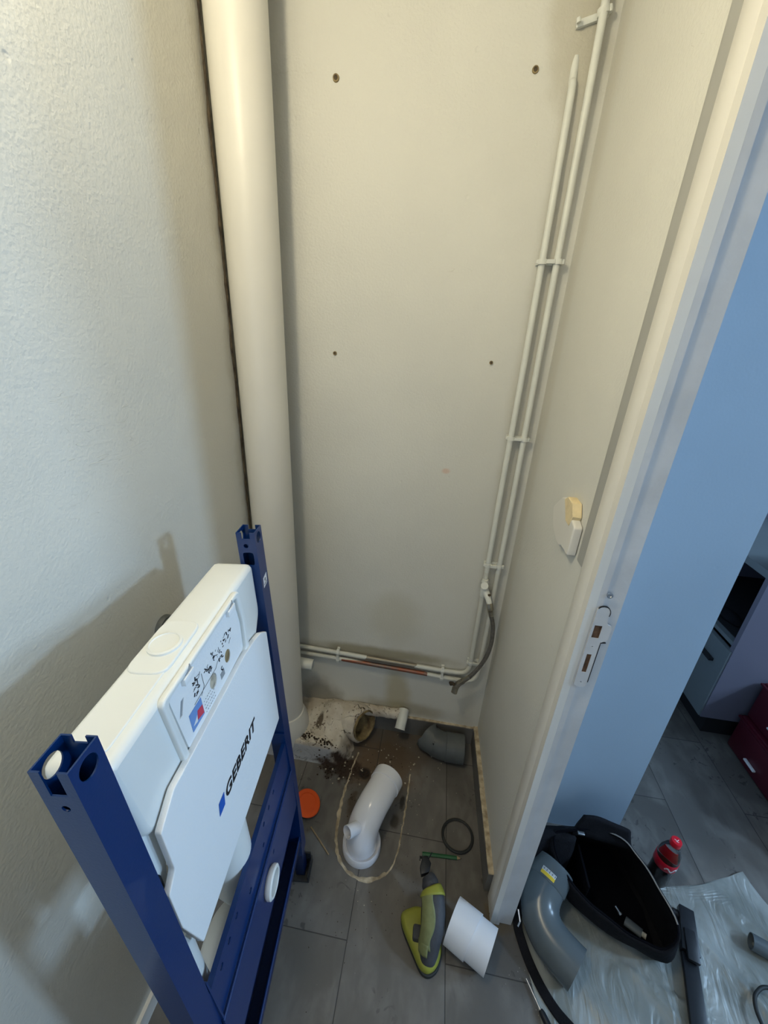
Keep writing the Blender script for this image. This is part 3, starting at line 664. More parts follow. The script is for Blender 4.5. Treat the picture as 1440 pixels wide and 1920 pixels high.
# ------------------------------------------------------------------ mortar lump with the old drain
def heightfield(poly_fn, x0, x1, y0, y1, nx, ny, zf):
    bm = bmesh.new(); V = {}
    for i in range(nx + 1):
        for j in range(ny + 1):
            x = x0 + (x1 - x0) * i / nx; y = y0 + (y1 - y0) * j / ny
            V[i, j] = bm.verts.new((x, y, zf(x, y)))
    for i in range(nx):
        for j in range(ny): bm.faces.new((V[i, j], V[i + 1, j], V[i + 1, j + 1], V[i, j + 1]))
    return bm
def lump_z(x, y):
    def ss(a, b, v):
        t = min(1, max(0, (v - a) / (b - a))); return t * t * (3 - 2 * t)
    h = 0.100 + 0.018 * ss(1.10, 1.27, y)
    n = mnoise.noise(Vector((x * 22, y * 22, 0))) * 0.006 + mnoise.noise(Vector((x * 70, y * 70, 3))) * 0.003
    xe = -0.275 + 0.0 * y + mnoise.noise(Vector((1, y * 30, 0))) * 0.010
    side = ss(xe + 0.045, xe - 0.015, x)
    fy = 1.066 + 0.05 * ss(-0.30, -0.22, x) + mnoise.noise(Vector((x * 30, 5, 0))) * 0.004
    front = ss(fy - 0.006, fy + 0.012, y)
    mound = 0.050 * math.exp(-(((x + 0.335) / 0.05) ** 2 + ((y - 1.225) / 0.055) ** 2))
    return max(-0.004, (h + n + mound) * side * front - 0.004 * (1 - side * front))
lm = thing('mortar_plinth', 'crumbling cream mortar plinth around the stack foot with reddish dirt', 'mortar', (-0.40, 1.17, 0))
obj('mortar', heightfield(None, XL + 0.002, -0.14, 1.045, YB - 0.001, 110, 58, lump_z), M['mortar'], lm, smooth_ang=60)
dp = thing('drain_pipe', 'old mortar-coated open drain pipe end with rusty mouth', 'pipe', (-0.25, 1.19, 0.02))
ax = Vector((0.80, -0.50, 0.22)).normalized(); mc = Vector((-0.200, 1.198, 0.098))
pth = [mc - ax * 0.13, mc - ax * 0.09, mc - ax * 0.04, mc - ax * 0.008, mc]
b = tb(pth, [0.060, 0.072, 0.077, 0.074, 0.071], seg=48, wall=0.010); rough(b, 0.004, 45); rough(b, 0.002, 160)
obj('pipe', b, M['mortar'], dp, smooth_ang=60)
b = tb([mc - ax * 0.10, mc - ax * 0.03, mc + ax * 0.008], [0.0585, 0.0595, 0.0640], seg=40, wall=0.006); rough(b, 0.0025, 70)
obj('pipe_lining', b, M['ochre'], dp, smooth_ang=60)['label'] = 'ochre crusted inner rim'
obj('pipe_inside', tb([mc - ax * 0.12, mc - ax * 0.085], 0.058, seg=24), M['rust'], dp)
# mortar channel at the wall foot and the small waste pipe out of it
bd = bmesh.new()
pth = spline([(-0.215, 1.262, 0.122), (-0.17, 1.262, 0.121), (-0.10, 1.262, 0.122), (-0.05, 1.264, 0.125), (-0.028, 1.266, 0.13)], 8)
tube(bd, pth, [(0.022, 0.019)] * len(pth), seg=14, pw=3.0); rough(bd, 0.003, 60)
tag(obj('mortar_channel', bd, M['mortar'], smooth_ang=60), 'cream mortar covered pipe channel along the back wall foot', 'mortar')
t = thing('waste_pipe', 'short cream painted waste pipe stub poking from the back wall foot', 'pipe', (-0.04, 1.22, 0.07))
obj('pipe', tb(spline([(-0.034, 1.276, 0.139), (-0.036, 1.250, 0.128), (-0.040, 1.226, 0.112), (-0.043, 1.208, 0.098)], 5), [0.0220] * 15 + [0.0235], seg=28, wall=0.0025), M['pipe_paint'], t)
obj('pipe_plug', tb([(-0.041, 1.224, 0.109), (-0.0425, 1.212, 0.101)], 0.0200, seg=24), M['print_grey'], t)

# ------------------------------------------------------------------ blue installation frame
q = (-.2917, .7193, .0955, .0464, .01)
Rf = (Matrix.Rotation(q[2], 3, 'Z') @ Matrix(((math.cos(q[3]), 0, -math.sin(q[3])), (0, 1, 0), (math.sin(q[3]), 0, math.cos(q[3])))) @ Matrix.Rotation(q[4], 3, 'X'))
FM = Matrix.Translation((q[0], q[1], 0.004)) @ Rf.to_4x4()
F_ = thing('toilet_installation_module', 'blue steel frame module with white cistern for a wall-hung toilet', 'toilet module', mw=FM)
Hh, Wd, s_ = 1.2796, 0.5139, 0.0383
PN = Matrix(((0, 0, 1, 0), (1, 0, 0, 0), (0, 1, 0, 0), (0, 0, 0, 1)))      # local x->w, y->u, z->n
PW = Matrix(((1, 0, 0, 0), (0, 0, 1, 0), (0, 1, 0, 0), (0, 0, 0, 1)))      # local x->n, y->u, z->w
def T(n, w_, u): return Matrix.Translation((n, w_, u))
TH = 0.0018
def post(w0, u0, rear):
    w1 = w0 + s_; cw = (w0 + w1) / 2
    hole = circ(cw, Hh - 0.0185, 0.0118, 24, 0.0125)
    fr = prism(rect(w0, u0, w1, Hh), [hole], TH, T(-TH, 0, 0) @ PN)                       # +n face
    bk = prism(rect(w0, u0, w1, Hh), [hole], TH, T(-s_, 0, 0) @ PN)                       # -n face
    a, b_ = -s_ + TH, -TH
    m1 = -s_ / 2
    sl1 = 0.0085
    dep = 0.034 if not rear else 0.014
    near = [(a, u0), (b_, u0), (b_, Hh), (m1 + sl1, Hh), (m1 + sl1, Hh - dep), (m1 - sl1, Hh - dep), (m1 - sl1, Hh), (a, Hh)]
    hl = [circ(m1, Hh - 0.053, 0.0045, 16)] if not rear else [circ(m1 - 0.002, Hh - 0.030, 0.0048, 16), round_poly(rect(m1 - 0.011, Hh - 0.075, m1 + 0.011, Hh - 0.045), 0.006)]
    nr = prism(near, hl, TH, T(0, w0, 0) @ PW)
    far = [(a, u0), (b_, u0), (b_, Hh), (m1 + 0.0075, Hh), (m1 + 0.0075, Hh - 0.010), (m1 - 0.0075, Hh - 0.010), (m1 - 0.0075, Hh), (a, Hh)]
    fa = prism(far, [], TH, T(0, w1 - TH, 0) @ PW)
    return join(fr, bk, nr, fa)
obj('post', post(-Wd, 0.13, False), M['blue'], F_, local=True)
rp = obj('post', post(-s_, 0.13, True), M['blue'], F_, local=True)
# sticker on the rear post
stk = obj('sticker', prism([(-0.030, 1.143), (-0.010, 1.147), (-0.008, 1.170), (-0.028, 1.166)], [], 0.0006, T(0.0001, 0, 0) @ PN), M['label_white'], rp, local=True)
obj('sticker_print', join(prism([(-0.026, 1.148), (-0.012, 1.151), (-0.0118, 1.153), (-0.0258, 1.150)], [], 0.0005, T(0.0005, 0, 0) @ PN), prism(circ(-0.019, 1.159, 0.0035, 12), [circ(-0.019, 1.159, 0.0018, 8)], 0.0005, T(0.0005, 0, 0) @ PN)), M['print_black'], rp, local=True)
for w0 in (-Wd, -s_):
    lg = bx((-s_ + 0.004, w0 + 0.004, 0.006), (-0.004, w0 + s_ - 0.004, 0.40)); bevel(lg, 0.002)
    obj('leg', lg, M['blue_dark'], F_, local=True)
    ft = join(bx((-0.052, w0 - 0.012, 0.0), (0.012, w0 + s_ + 0.012, 0.005)), bx((0.006, w0 - 0.012, 0.0), (0.011, w0 + s_ + 0.012, 0.030)), bx((-0.044, w0 + s_ + 0.002, 0.0), (0.010, w0 + s_ + 0.007, 0.060)))
    bevel(ft, 0.0008); obj('foot_plate', ft, M['black_plastic'], F_, local=True)
# black adjusting knobs on the front post
for u in (1.045, 0.99):
    obj('adjusting_knob', tb([(-s_, -Wd + 0.016, u), (-s_ - 0.007, -Wd + 0.016, u)], 0.0085, seg=8), M['black_plastic'], F_, local=True)
# cross plates between the posts
wl, wr = -Wd + s_, -s_
holes = [circ(x, 0.644, 0.0055, 14) for x in (-0.151, -0.185, -0.219, -0.372, -0.406, -0.438)] + [circ(-0.237, 0.600, 0.0050, 14), circ(-0.317, 0.600, 0.0060, 14)]
up = prism(rect(wl, 0.556, wr, 0.666), holes, 0.0025, T(-0.0025, 0, 0) @ PN)
up = join(up, bx((-0.010, wl, 0.6640), (-0.0025, wr, 0.6660)))
obj('bolt_plate', up, M['blue'], F_, local=True)
ec = (-0.258, 0.496)
lo_ = prism([(wl, 0.405), (wr, 0.405), (wr, 0.556), (wl, 0.556)], [circ(*ec, 0.028, 36), circ(-0.212, 0.522, 0.005, 12)], 0.0025, T(0.0035, 0, 0) @ PN)
lo_ = join(lo_, bx((-0.0025, wl, 0.5535), (0.006, wr, 0.5575)), bx((-0.030, wl, 0.403), (0.006, wr, 0.4055)))
tb1 = tb([(0.0045, wl, 0.5560), (0.0045, wr, 0.5560)], 0.003, seg=10)
obj('drain_plate', join(lo_, tb1), M['blue'], F_, local=True)
ch = join(bx((-0.036, wl, 0.212), (-0.034, wr, 0.405)), bx((-0.036, wl, 0.210), (0.0, wr, 0.2125)), bx((-0.0020, wl, 0.210), (0.0005, wr, 0.240)))
obj('lower_channel', ch, M['blue_dark'], F_, local=True)  # darker blue paints the recess's shade onto the channel
obj('channel_lip', tb([(0.0, wl, 0.240), (0.0, wr, 0.240)], 0.003, seg=10), M['blue'], F_, local=True)
for w0 in (wr - 0.004, wl + 0.001):
    obj('corner_bracket', prism([(-0.036, 0.205), (0.004, 0.205), (0.008, 0.41), (0.0055, 0.56), (0.0, 0.70), (-0.036, 0.70)], [], 0.003, T(0, w0, 0) @ PW), M['blue'], F_, local=True)
# drain socket ring
Mr = T(0.0, ec[0], ec[1]) @ PN
dr = obj('drain_socket', lathe(bmesh.new(), [(0.024, -0.03), (0.027, 0.005), (0.031, 0.008), (0.0335, 0.012), (0.033, 0.019), (0.029, 0.022), (0.0255, 0.021), (0.0245, 0.016), (0.0225, -0.03)], Mr, 48, True), M['tank'], F_, local=True)
dr['label'] = 'white drain socket ring'
obj('socket_seal', lathe(bmesh.new(), [(0.0225, -0.03), (0.0230, -0.002)], Mr, 36), M['black_rubber'], dr, local=True)
# cistern
TF = -0.012; TB = -0.092
tank_out = round_poly([(wl + 0.002, 1.215), (wr - 0.002, 1.215), (wr - 0.002, 1.092), (-0.085, 1.035), (-0.085, 0.86), (-0.40, 0.86), (-0.418, 1.035), (wl + 0.014, 1.066)], 0.018, 5)
tk = prism(tank_out, [], TF - TB, T(TB, 0, 0) @ PN, 0.011)
tk_o = obj('cistern', tk, M['tank'], F_, local=True, smooth_ang=60)
tk_o['label'] = 'white plastic concealed cistern'
lid = prism(round_poly([(-0.030, -0.055), (0.030, -0.055), (0.030, 0.055), (-0.030, 0.055)], 0.02), [], 0.006, T(-0.054, -0.287, 1.2135) @ Matrix.Identity(4), 0.002)
obj('top_plug', join(lid, lathe(bmesh.new(), [(0.025, 0), (0.0245, 0.008), (0.021, 0.009), (0.020, 0.0075)], T(-0.054, -0.287, 1.215), 32)), M['tank'], tk_o, local=True)
rail = prism(round_poly(rect(-0.455, 0.0, -0.245, 0.055), 0.012), [], 0.004, Matrix(((0, 1, 0, -0.083), (1, 0, 0, 0), (0, 0, 1, 1.213), (0, 0, 0, 1))), 0.0015)
obj('top_step', rail, M['tank'], tk_o, local=True)
rim_o = round_poly([(-0.384, 1.212), (-0.134, 1.212), (-0.124, 1.140), (-0.130, 1.068), (-0.372, 1.068)], 0.012)
rim_i = round_poly([(-0.372, 1.203), (-0.146, 1.203), (-0.137, 1.140), (-0.142, 1.080), (-0.360, 1.080)], 0.010)
obj('access_rim', prism(rim_o, [rim_i], 0.010, T(TF - 0.002, 0, 0) @ PN, 0.003), M['tank'], tk_o, local=True)
acc = obj('access_cover', prism(round_poly([(-0.366, 1.199), (-0.152, 1.199), (-0.143, 1.140), (-0.148, 1.085), (-0.354, 1.085)], 0.008),
    [circ(-0.206, 1.122, 0.0105, 24, 0.0125), circ(-0.262, 1.122, 0.0115, 24, 0.0135), [(-0.356, 1.150), (-0.345, 1.172), (-0.337, 1.172), (-0.349, 1.150)]], 0.0025, T(TF + 0.0005, 0, 0) @ PN), M['foam'], tk_o, local=True)
for c_ in ((-0.206, 1.122), (-0.262, 1.122)):
    obj('inspection_hole', prism(circ(*c_, 0.0105, 20, 0.0125), [], 0.0010, T(TF + 0.0006, 0, 0) @ PN), M['crumb'] if c_[0] < -0.25 else M['ochre'], tk_o, local=True)
for w_ in (-0.322, -0.173):
    tb_ = bx((TF, w_ - 0.013, 1.190), (TF + 0.010, w_ + 0.013, 1.202)); bevel(tb_, 0.001)
    obj('cover_tab', tb_, M['foam'], tk_o, local=True)
    obj('tab_slot', prism([(w_ - 0.006, 1.203), (w_ + 0.010, 1.203), (w_ + 0.008, 1.212)], [], 0.0008, T(TF + 0.0072, 0, 0) @ PN), M['print_grey'], tk_o, local=True)
obj('diamond_slot', prism([(-0.357, 1.148), (-0.347, 1.176), (-0.335, 1.174), (-0.345, 1.150), (-0.349, 1.140)], [], 0.0008, T(TF + 0.0012, 0, 0) @ PN), M['print_grey'], tk_o, local=True)
obj('cover_catch', bevel(bx((TF, -0.279, 1.070), (TF + 0.012, -0.228, 1.079)), 0.002), M['tank'], tk_o, local=True)
# printing on the cover: a little blue picture label, line drawings of tools and hands
LZ = TF + 0.0032
def ink(poly, m, name='printing', dz=0.0): return obj(name, prism(poly, [], 0.0004, T(LZ + dz, 0, 0) @ PN), m, tk_o, local=True)
ink([(-0.338, 1.100), (-0.303, 1.098), (-0.303, 1.132), (-0.338, 1.134)], M['print_lblue'], 'picture_label')
ink([(-0.322, 1.107), (-0.304, 1.101), (-0.304, 1.118), (-0.318, 1.121)], M['print_red'], 'picture_label', 0.0004)
ink([(-0.334, 1.108), (-0.323, 1.105), (-0.321, 1.116)], M['label_white'], 'picture_label', 0.0004)
ink([(-0.240, 1.101), (-0.226, 1.101), (-0.226, 1.113), (-0.240, 1.113)], M['print_grey'], 'picture_label')
sk = bmesh.new()
rr_ = random.Random(3)
def stroke(bm, pts, r=0.00045):
    tube(bm, [(LZ + 0.0003, a, b_) for a, b_ in pts], r, seg=5)
for (cx, cy, wv, hv, n_) in [(-0.308, 1.158, 0.010, 0.014, 16), (-0.272, 1.153, 0.010, 0.009, 12), (-0.246, 1.160, 0.007, 0.010, 10), (-0.230, 1.148, 0.007, 0.011, 11), (-0.211, 1.160, 0.008, 0.010, 10), (-0.190, 1.158, 0.008, 0.006, 8), (-0.233, 1.119, 0.005, 0.005, 6)]:
    for k in range(n_):
        a = (cx + rr_.uniform(-wv, wv), cy + rr_.uniform(-hv, hv)); an = rr_.gauss(0.6, 0.7); L = rr_.uniform(0.3, 0.9) * wv
        stroke(sk, [a, (a[0] + L * math.cos(an), a[1] + L * math.sin(an))], rr_.choice((0.0003, 0.0006, 0.0010)))
for pts in ([(-0.312, 1.166), (-0.296, 1.166), (-0.290, 1.172)], [(-0.300, 1.132), (-0.288, 1.140), (-0.288, 1.165)], [(-0.320, 1.136), (-0.248, 1.136)], [(-0.248, 1.136), (-0.240, 1.142), (-0.226, 1.142)], [(-0.195, 1.140), (-0.186, 1.146)]):
    stroke(sk, pts, 0.0003)
for k in range(26):
    x = -0.298 + (k % 7) * 0.005; y = 1.094 + (k // 7) * 0.0075; stroke(sk, [(x, y), (x + rr_.uniform(0.001, 0.003), y)], 0.0003)
obj('line_drawings', sk, M['print_black'], tk_o, local=True)
# white foam shield with the maker's lettering
sh_out = round_poly([(-0.452, 0.776), (-0.056, 0.776), (-0.052, 1.044), (-0.082, 1.066), (-0.118, 1.076), (-0.170, 1.084), (-0.412, 1.090), (-0.452, 1.066), (-0.452, 0.984), (-0.473, 0.966), (-0.473, 0.88)], 0.004)
shp = obj('front_shield', prism(sh_out, [], 0.010, T(-0.0095, 0, 0) @ PN, 0.0015), M['foam'], F_, local=True)
shp['label'] = 'white foam front shield with black lettering'
MT = T(0.0011, 0, 0) @ PN
lt = text_bm('GEBERIT', 0.034, Matrix.Identity(4), 0.0004, 0.20, 0.0007, 1.05)
lx = [v.co.x for v in lt.verts]; ly = [v.co.y for v in lt.verts]
bmesh.ops.transform(lt, matrix=MT @ Matrix.Translation((-0.3155, 0.9035, 0)) @ Matrix.Diagonal((0.142 / (max(lx) - min(lx)), 0.0255 / (max(ly) - min(ly)), 1, 1)) @ Matrix.Translation((-min(lx), -min(ly), 0)), verts=lt.verts)
obj('lettering', lt, M['print_black'], shp, local=True)
obj('logo_square', prism([(-0.345, 0.9045), (-0.325, 0.9045), (-0.320, 0.929), (-0.340, 0.929)], [], 0.0004, MT), M['print_blue'], shp, local=True)
# foam wedge and black clip on the near side, flush pipe pieces below
obj('side_insulation', prism(round_poly([(wl + 0.001, 0.93), (-0.448, 0.95), (-0.428, 1.02), (-0.425, 1.068), (wl + 0.001, 1.09)], 0.004), [], 0.060, T(-0.080, 0, 0) @ PN, 0.002), M['tank'], F_, local=True)
obj('hose_clip', bevel(bx((-0.045, wl, 0.925), (-0.015, wl + 0.018, 0.985)), 0.004), M['black_plastic'], F_, local=True)
obj('flush_pipe_insulation', tb([(-0.050, -0.285, 0.86), (-0.050, -0.285, 0.66), (-0.050, -0.282, 0.575), (-0.050, -0.280, 0.53), (-0.050, -0.278, 0.505)], [0.046, 0.046, 0.045, 0.036, 0.018], seg=32), M['tank'], F_, local=True, smooth_ang=70)
obj('flush_bend', tb(spline([(-0.075, -0.262, 0.30), (-0.075, -0.275, 0.40), (-0.075, -0.318, 0.468), (-0.075, -0.370, 0.480), (-0.075, -0.410, 0.450), (-0.075, -0.425, 0.38)], 7), 0.026, seg=24), M['tank'], F_, local=True, smooth_ang=70)
obj('flush_elbow', tb(spline([(-0.045, -0.452, 0.80), (-0.045, -0.452, 0.66), (-0.045, -0.450, 0.60)], 5), 0.022, seg=24), M['tank'], F_, local=True, smooth_ang=70)

# ------------------------------------------------------------------ things on the closet floor
# outline of old sealant
ov = [(-0.207, 1.140), (-0.213, 1.115), (-0.219, 1.085), (-0.228, 1.00), (-0.232, 0.92), (-0.228, 0.86), (-0.221, 0.81), (-0.198, 0.757), (-0.165, 0.727), (-0.125, 0.712), (-0.085, 0.712), (-0.045, 0.728), (-0.015, 0.757), (0.000, 0.80), (0.008, 0.86), (0.013, 0.925), (0.017, 1.00), (0.021, 1.085)]
pth = spline([(x, y, 0.0) for x, y in ov], 9)
pth = [p + Vector((mnoise.noise(p * 60) * 0.003, mnoise.noise(p * 55 + Vector((5, 0, 0))) * 0.003, 0)) for p in pth]
rad = [(0.0016 + 0.0012 * abs(mnoise.noise(p * 40)), (0.0028 + 0.0050 * abs(mnoise.noise(p * 33 + Vector((9, 9, 0))))) * (1.3 if p.y < 1.0 and p.x < -0.03 else 0.75)) for p in pth]
b = tb(pth, rad, seg=8)
tag(obj('sealant_ring', b, M['sealant'], smooth_ang=60), 'oval outline of old sealant left on floor around the white bend', 'sealant')

# white toilet connector bend
t = thing('toilet_bend', 'glossy white toilet connector bend with side branch, standing on its socket', 'pipe fitting', (-0.125, 0.80, 0))
cx, cy = -0.126, 0.803
obj('socket', lathe(bmesh.new(), [(0.058, 0.0005), (0.0675, 0.0005), (0.0675, 0.006), (0.0665, 0.031), (0.064, 0.034), (0.0595, 0.030), (0.055, 0.026), (0.052, 0.026)], Matrix.Translation((cx, cy, 0)), 56), M['pvc_white'], t)
bp = spline([(cx, cy, 0.024), (cx - 0.002, cy + 0.004, 0.055), (cx + 0.004, cy + 0.028, 0.092), (cx + 0.022, cy + 0.070, 0.117), (cx + 0.042, cy + 0.118, 0.120), (cx + 0.064, cy + 0.178, 0.116)], 8)
obj('bend', tb(bp, [0.0545] * 20 + [0.0545] * (len(bp) - 20), seg=48, wall=0.003), M['pvc_white'], t, smooth_ang=60)
e1 = Vector(bp[-1]); d1 = (Vector(bp[-1]) - Vector(bp[-4])).normalized()
obj('end_collar', tb([e1 - d1 * 0.034, e1 - d1 * 0.033, e1 + d1 * 0.004, e1 + d1 * 0.006], [0.0552, 0.0575, 0.0575, 0.0555], seg=48, wall=0.003), M['pvc_white'], t)
obj('side_branch', tb([(-0.120, 0.820, 0.100), (-0.150, 0.788, 0.125), (-0.171, 0.766, 0.136)], [0.0195, 0.0200, 0.0207], seg=28, wall=0.0016), M['pvc_white'], t)

# broken charcoal pipe bend
def oblique(bm, c, n, fn):
    pass
t = thing('grey_pipe_bend', 'broken charcoal pipe bend lying against the back wall foot', 'pipe fitting', (0.14, 1.20, 0))
pp = [(0.232, 1.196, 0.056), (0.170, 1.196, 0.056), (0.140, 1.198, 0.057), (0.112, 1.206, 0.059), (0.090, 1.219, 0.061), (0.068, 1.236, 0.064)]
b = tb(spline(pp, 5), 0.055, seg=40, wall=0.0035)
for v in b.verts:                                                    # ragged broken end
    if v.co.x < 0.100:
        v.co.x += 0.012 * mnoise.noise(v.co * 30) + 0.020 * max(0, (v.co.z - 0.05) / 0.06)
obj('bend', b, M['pvc_grey_dusty'], t, smooth_ang=60)
obj('socket_collar', tb([(0.236, 1.196, 0.056), (0.234, 1.196, 0.056), (0.160, 1.196, 0.056), (0.158, 1.196, 0.056)], [0.0555, 0.0578, 0.0578, 0.0555], seg=48, wall=0.0025), M['pvc_grey_dusty'], t)

# black rubber ring, pencil, orange cap, rod
b = bmesh.new()
Mx = Matrix.Translation((0.211, 0.893, 0.0)) @ Matrix.Rotation(0.1, 4, 'Z')
tube(b, [Mx @ Vector((0.0545 * math.cos(a), 0.0535 * math.sin(a), 0.0042)) for a in np.linspace(0, 2 * PI, 65)], (0.0042), seg=12)
bmesh.ops.remove_doubles(b, verts=b.verts, dist=1e-5)
b2 = bmesh.new(); tube(b2, [Mx @ Vector((0.0505 * math.cos(a), 0.0495 * math.sin(a), 0.0066)) for a in np.linspace(0, 2 * PI, 65)], 0.0018, seg=8)
t = thing('rubber_seal', 'dark grey rubber sealing ring lying flat on the floor tiles', 'seal', (0.211, 0.893, 0))
obj('ring', b, M['black_rubber'], t); obj('lip', b2, M['black_rubber'], t)
t = thing('pencil', 'short green carpenter pencil behind the yellow power tool', 'pencil', (0.15, 0.818, 0))
pa, pb = Vector((0.088, 0.8155, 0.0042)), Vector((0.208, 0.8235, 0.0042)); pd = (pb - pa).normalized()
obj('shaft', tb([pa, pb], [(0.0040, 0.0062)] * 2, seg=6), M['green'], t)
obj('tip', tb([pb, pb + pd * 0.012], [(0.0036, 0.0056), (0.0015, 0.0018)], seg=6), M['wood'], t)
obj('lead', tb([pb + pd * 0.012, pb + pd * 0.0155], [0.0014, 0.0008], seg=6), M['print_black'], t)
t = thing('end_plug', 'bright orange plastic pipe plug on the floor behind the blue frame', 'plug', (-0.350, 0.885, 0))
Mx = Matrix.Translation((-0.362, 0.893, 0.002)) @ Matrix.Rotation(0.35, 4, 'Y')
obj('disc', lathe(bmesh.new(), [(0.048, 0.020), (0.050, 0.023), (0.047, 0.026), (0.034, 0.0262), (0.033, 0.024), (0.012, 0.024)], Mx, 40), M['orange'], t)
obj('skirt', lathe(bmesh.new(), [(0.040, 0.003), (0.044, 0.003), (0.044, 0.020), (0.040, 0.020)], Mx, 40, True), M['black_rubber'], t)
tag(obj('wooden_stick', tb([(-0.320, 0.828, 0.003), (-0.275, 0.792, 0.0028), (-0.233, 0.757, 0.003)], [0.0022, 0.0026, 0.0020], seg=8), M['wood']), 'thin wooden stick on floor between orange cap and blue frame', 'stick')

# loose white coupling pipe
t = thing('pipe_coupling', 'matt white stepped pipe coupling lying on its side by the door jamb', 'pipe fitting', (0.24, 0.615, 0))
a0 = Vector((0.184, 0.636, 0.059)); ad = Vector((0.905, -0.425, 0)).normalized()
sd = Vector((-ad.y, ad.x, 0))
def cyl_obl(r, s0, s1, k0, k1, wall):
    """pipe piece whose two ends are cut slightly obliquely"""
    b = bmesh.new(); seg = 48
    def rg(s, k, r):
        L = []
        for i in range(seg):
            a = 2 * PI * i / seg; off = sd * (r * math.cos(a)) + Vector((0, 0, r * math.sin(a)))
            L.append(b.verts.new(a0 + off + ad * (s + k * r * math.cos(a))))
        return L
    A, B_ = rg(s0, k0, r), rg(s1, k1, r); A2, B2 = rg(s0, k0, r - wall), rg(s1, k1, r - wall)
    skin(b, A, B_); skin(b, B2, A2); skin(b, A2, A); skin(b, B_, B2); return b
obj('socket', cyl_obl(0.0605, 0.0, 0.068, 0.0, 0.10, 0.004), M['pvc_matt'], t)
obj('spigot', cyl_obl(0.0562, 0.066, 0.122, 0.08, 0.0, 0.0035), M['pvc_matt'], t)

# corner detail sander
t = thing('detail_sander', 'dusty lime green and grey handheld detail sander standing on the floor', 'power tool', (0.11, 0.60, 0))
base = [(0.031, 0.630), (0.037, 0.644), (0.079, 0.664), (0.122, 0.655), (0.152, 0.615), (0.158, 0.575), (0.146, 0.541), (0.122, 0.524), (0.098, 0.529), (0.066, 0.572), (0.040, 0.608)]
base = round_poly(base, 0.018, 5)
cxm = sum(p[0] for p in base) / len(base); cym = sum(p[1] for p in base) / len(base)
def sc_poly(P, k): return [(cxm + (x - cxm) * k, cym + (y - cym) * k) for x, y in P]
obj('sanding_pad', prism(sc_poly(base, 1.02), [], 0.014, Matrix.Translation((0.002, -0.004, 0.0)), 0.003), M['black_rubber'], t)
bb = bmesh.new(); lay = [(1.0, 0.014), (1.01, 0.020), (1.0, 0.030), (0.93, 0.038), (0.80, 0.043)]
RR = [[bb.verts.new((x, y, z)) for x, y in sc_poly(base, k)] for k, z in lay]
for i in range(len(RR) - 1): skin(bb, RR[i], RR[i + 1])
bb.faces.new(list(reversed(RR[0]))); bb.faces.new(RR[-1])
obj('pad_housing', bb, M['lime'], t, smooth_ang=50)
gp = spline([(0.118, 0.548, 0.030), (0.119, 0.560, 0.048), (0.121, 0.580, 0.066), (0.124, 0.605, 0.082), (0.124, 0.640, 0.098), (0.119, 0.668, 0.106), (0.113, 0.682, 0.108)], 6)
n_ = len(gp)
def prof(i):
    tt = i / (n_ - 1)
    ws = [(0, 0.020), (0.15, 0.026), (0.35, 0.031), (0.6, 0.036), (0.8, 0.034), (0.93, 0.028), (1, 0.018)]
    for (a, wa), (c, wc) in zip(ws, ws[1:]):
        if a <= tt <= c: return wa + (wc - wa) * (tt - a) / (c - a)
obj('grip', tb(gp, [(prof(i) * 0.95, prof(i)) for i in range(n_)], seg=28, pw=2.4), M['grip'], t, smooth_ang=60)
# lime shell lying over the left half of the grip, as a wrapped band
def wrap(i0, i1, a0f, a1f, off, name, m):
    fr = frames(gp); b = bmesh.new(); rows = []
    for i in range(i0, i1 + 1):
        p, tt, nn, bb_ = fr[i]; r = prof(i) + off; row = []
        a0_, a1_ = a0f((i - i0) / (i1 - i0)), a1f((i - i0) / (i1 - i0))
        for k in range(13):
            a = a0_ + (a1_ - a0_) * k / 12
            c, s = math.cos(a), math.sin(a); c = math.copysign(abs(c) ** (2 / 2.4), c); s = math.copysign(abs(s) ** (2 / 2.4), s)
            row.append(b.verts.new(p + nn * c * r * 0.95 + bb_ * s * r))
        rows.append(row)
    for r0, r1 in zip(rows, rows[1:]):
        for k in range(12): b.faces.new((r0[k], r0[k + 1], r1[k + 1], r1[k]))
    o = obj(name, b, m, t, smooth_ang=60)
    md = o.modifiers.new('thick', 'SOLIDIFY'); md.thickness = 0.003; md.offset = 0
    return o
tq = frames(gp)[n_ // 2]
sgn = 1 if tq[3].x < 0 else -1            # which angle sign points to -X
wrap(9, n_ - 8, lambda f: sgn * (-0.05 + 0.25 * math.sin(f * 9) * 0.3), lambda f: sgn * (1.15 + 0.15 * math.cos(f * 5)), 0.0022, 'green_shell', M['lime_dull'])
wrap(n_ - 9, n_ - 4, lambda f: sgn * (-1.45), lambda f: sgn * 1.5, 0.0026, 'green_collar', M['lime'])
wrap(6, 11, lambda f: sgn * (0.1), lambda f: sgn * 1.9, 0.0028, 'green_shell', M['lime_dull'])
obj('side_block', bevel(bx((0.070, 0.575, 0.036), (0.102, 0.610, 0.062)), 0.006), M['grip'], t)
obj('rear_housing', tb(spline([(0.116, 0.676, 0.107), (0.109, 0.694, 0.110), (0.101, 0.706, 0.112)], 5), [0.0255] * 5 + [0.024, 0.023, 0.022, 0.020, 0.0185, 0.017], seg=24, pw=2.6), M['grip'], t, smooth_ang=60)
nz = obj('dust_port', bevel(prism([(0.082, 0.703), (0.104, 0.712), (0.112, 0.738), (0.099, 0.756), (0.083, 0.752), (0.077, 0.725)], [], 0.020, Matrix.Translation((0, 0, 0.100))), 0.002), M['black_plastic'], t)
obj('dust_port_clip', join(bx((0.074, 0.750, 0.106), (0.088, 0.753, 0.116)), bx((0.074, 0.744, 0.106), (0.077, 0.753, 0.116)), tb([(0.101, 0.748, 0.112), (0.108, 0.756, 0.124), (0.112, 0.760, 0.136)], [(0.004, 0.0015)] * 2 + [(0.001, 0.0008)], seg=6)), M['black_plastic'], t)
